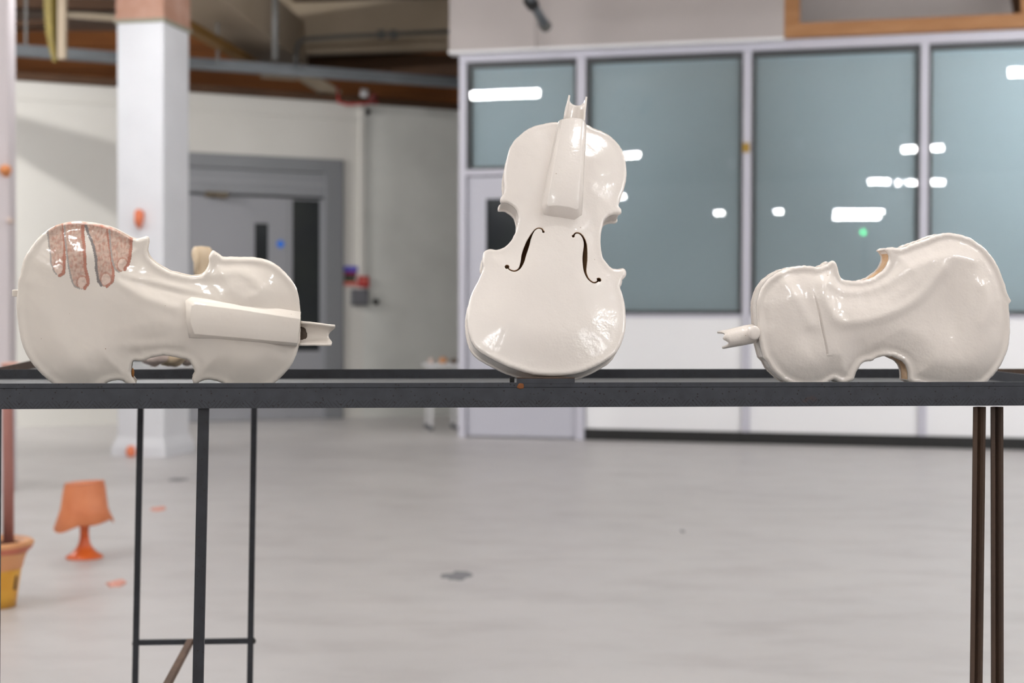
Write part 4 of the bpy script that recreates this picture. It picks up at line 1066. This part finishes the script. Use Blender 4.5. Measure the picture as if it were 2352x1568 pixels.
def mh(VV, dd):
    h = base_h(VV, dd, .0085, .06, .0002, .0003)
    for (px, py, sx, sy, an, am) in ((1290,700,.03,.06,0,.002),(1230,820,.04,.02,0,-.001),(1380,520,.01,.03,0,.001)):
        h = h+gauss(VV, VM.uv(px, py), sx, sy, an, am)
    return h+addnoise(VV, .00035, 40, 6)
# fingerboard centre line bulge is separate
body(VM, rm_, OMid, [h1, h2], VD, mh, M_cer_m, M_cer_m, M_cer_m, grid=.0028, seed=5, jag=.0005,
     fine=[(VM.uv(1150, 500)[0], VM.uv(1385, 500)[0], VM.uv(1200, 655)[1], VM.uv(1200, 505)[1], .0016)])
mb = MB(); prism(VM, [(1283,278),(1254,405),(1244,470),(1250,492),(1272,498),(1291,502),(1320,504),(1337,492),(1342,411),(1347,288),(1344,277),(1318,272)],
                 [(1292.6,274),(1268,408),(1257,468),(1259,472.5),(1281,471),(1309,474.5),(1324,480),(1328,478),(1331,411),(1338.5,278),(1334,273),(1315,271)], .007, .026, mb)
mb.build('fingerboard', M_cer_m, rm_, smooth=True)
o = rm_.children[-1]; md = o.modifiers.new('sharp', 'EDGE_SPLIT'); md.split_angle = math.radians(40)
na = VM.uv(1317, 280, .0); nb = VM.uv(1323.5, 238, .0)
mb = MB(); uchannel(mb, (na[0], na[1], .006), (nb[0], nb[1], .006), .0155, .0134, math.radians(170), math.radians(370), rag=lambda t: .0065*abs(2*t-1)**3+(.003 if t > .5 else 0)*abs(2*t-1)**3, thick=.0026)
mb.build('neck', M_cer_m, rm_, smooth=True)

# ---- right violin (back toward the camera) ------------------------
OR = [(1741,742),(1739.5,726),(1739,709),(1740,693),(1744.5,674),(1753,656),(1764.5,641),(1779,629.7),(1796,620),(1814,614),(1831,611),(1847,609.5),(1862,611),
      (1880,613.5),(1898,607),(1912,598),(1921,603),(1925,614.7),(1928.6,629.7),(1934,639),(1942,642.5),(1951.5,644),(1969,644.5),(1988.5,642),(2007.6,635),(2020,627),
      (2033,615.7),(2040.7,603),(2043,591.4),(2039.5,580),(2033,573),(2040,568),(2049.6,567),(2061,569),(2077.7,567),(2090.5,561),(2105,556),(2120,550.6),(2131,546.8),
      (2144,541),(2161.6,536),(2179.5,534.7),(2195,536),(2214,540.4),(2233,548),(2249.6,559.5),(2265,572.3),(2280,590),(2293,610.6),(2303,635),(2311,659),(2316,676),
      (2324,692),(2318.5,698),(2320,720),(2321,736),(2321,766),(2316.7,797),(2306,827),(2294,848),(2276,869),(2255,885),(2220,894),(2170,894),(2130,888),(2108,882),
      (2090,877),(2087,868),(2086.5,854),(2082,839.6),(2073,829.6),(2061,823),(2048,818.6),(2034.6,817.5),(2020,820),(2010,825),(2003.6,828.5),(1989,831),(1979,836),
      (1972.7,846),(1967,855),(1964.4,865),(1962,872),(1948,878),(1936,880),(1925,876),(1917,871.6),(1907,877),(1890,887),(1862,893),(1830,889),(1809.5,879),(1797,872),
      (1776,851),(1761,828),(1754,820),(1748,797),(1744.5,780.6),(1742,762)]
VR = Vio(table_pt(2030, .05), TA+math.radians(-1), 0.0)
rr_ = empty('ceramic_violin', label='pale glazed ceramic violin on its side showing its cracked back', cat='violin'); rr_.matrix_world = VR.M
crk = np.array(VR.uvl([(1858,650),(1866,680),(1873,705),(1880,738),(1887,770),(1893,795),(1896,812)]))
def rh(VV, dd):
    h = base_h(VV, dd, .009, .045, .0011, .0014)
    for (px, py, sx, sy, an, am) in ((2180,720,.022,.05,.1,-.006),(2110,640,.05,.018,.65,.003),(1990,720,.05,.015,.15,.003),(1890,700,.014,.05,.15,.0035),(1810,690,.016,.04,.3,.003),
                                     (1850,740,.012,.05,.15,-.002),(2250,700,.02,.05,0,.002),(1960,800,.03,.02,0,-.002),(2130,800,.03,.03,0,.001),(2040,770,.03,.004,.5,.0008)):
        h = h+gauss(VV, VR.uv(px, py), sx, sy, an, am)
    dc = dist(VV, crk, False)
    fade = np.clip((VR.uv(1870, 655)[1]-VV[:, 1])/.05, 0, 1)
    h = h-.0022*np.exp(-(dc/.0009)**2)*fade
    side = VV[:, 0] > np.interp(-VV[:, 1], -crk[:, 1], crk[:, 0])
    inr = (VV[:, 1] < crk[0][1]) & (VV[:, 1] > crk[-1][1]-.003)
    h = h+np.where(side & inr, .0014*np.exp(-dc/.012), 0)*fade
    for pl_, sg, am in (([(1790,632),(1812,665),(1838,705),(1856,745)], .009, .0030), ([(1884,655),(1896,700),(1925,738),(1990,735),(2070,705),(2120,665),(2160,615)], .008, .0032),
                        ([(1890,645),(1950,668),(2025,652),(2100,610),(2180,588),(2230,600)], .008, .0026), ([(2255,660),(2265,700),(2250,740)], .008, .0018)):
        h = h+ridge(VR, VV, pl_, sg, am)
    return h+addnoise(VV, .0006, 38, 11)
def raw_r(p_):
    a = VR.uv(1945, 640)[0]; b_ = VR.uv(2095, 640)[0]; return a < p_[0] < b_ and VR.uv(2000, 872)[1] < p_[1] < VR.uv(2000, 585)[1]
body(VR, rr_, OR, [], VD+.002, rh, M_cer_r, M_cer_r, M_cer_r, grid=.0028, seed=8, jag=.0009, rib_raw=raw_r, rib_inset=.0016,
     fine=[(crk[:, 0].min()-.004, crk[:, 0].max()+.006, crk[:, 1].min()-.004, crk[:, 1].max()+.002, .0009)])
na = VR.uv(1738, 765, -.012); nb = VR.uv(1668, 779, -.012)
mb = MB(); uchannel(mb, (na[0], na[1], -.020), (nb[0], nb[1], -.020), .0135, .0125, math.radians(-10), math.radians(190), rag=lambda t: .007*(1-t)**2*(1 if t < .9 else 1)+.003*math.sin(t*17)+(.004 if t > .85 else 0), thick=.0026)
mb.build('neck', M_cer_r, rr_, smooth=True)
hb = VR.uv(1734, 764, .002)
mb = MB(); rx_, ry_ = .0078, .0098
ringp = []
for lv, (s_, z_) in enumerate(((1, -.014), (1, .0), (.93, .0022), (.75, .0032), (.4, .0036))):
    ringp.append([(hb[0]+rx_*s_*math.cos(t), hb[1]+ry_*s_*math.sin(t), z_) for t in np.linspace(0, 2*math.pi, 24, endpoint=False)])
vs = [p_ for r_ in ringp for p_ in r_]; fs = []
for l in range(4):
    for i in range(24): fs.append((l*24+i, l*24+(i+1) % 24, (l+1)*24+(i+1) % 24, (l+1)*24+i))
fs.append(tuple(96+i for i in range(24)))
mb.add(vs, fs).build('heel_button', M_cer_r, rr_, smooth=True)

# ------------------------------------------------------------------ pieces on the wing behind the left violin
kp = at(462, 600, 3.15); zpl = TZ-PL
kn = empty('clay_scroll', (kp.x, kp.y, zpl), 0, 'cream clay scroll head rising behind the left violin', 'clay scroll')
hk = lambda py: at(462, py, 3.15).z-zpl
s_ = 3.15/F
MB().lathe([(.001, 0), (.03, 0), (.028, .01), (14*s_, hk(700)), (11*s_, hk(628)), (14*s_, hk(612)), (21*s_, hk(598)), (24*s_, hk(585)), (23*s_, hk(575)), (18*s_, hk(567)), (.001, hk(565))], 28,
           wob=lambda i, t, r, z: (r*(1+.10*math.sin(3*t+1)*(i > 4)), z)).build('stem', M_cream, kn, smooth=True)
MB().tube([(-.008, -.021, hk(632)), (-.006, -.024, hk(600)), (-.004, -.021, hk(572))], [.003, .005, .003], 8).build('ridge', M_cream, kn, smooth=True)
for i, (px, dY, sx, mt_, lb) in enumerate(((352, 2.75, .035, M_pinkw, 'pinkish white clay shard seen through the left violin waist, left'), (392, 2.8, .04, M_cream, 'cream clay shard seen through the left violin waist, middle'),
                                          (432, 2.85, .035, M_pinkw, 'pale clay shard seen through the left violin waist, right'))):
    c = at(px, 842, dY); blob('clay_shard', lb, 'clay piece', (c.x, c.y, zpl+.029), sx*.75, .035, .023, mt_, 31+i)
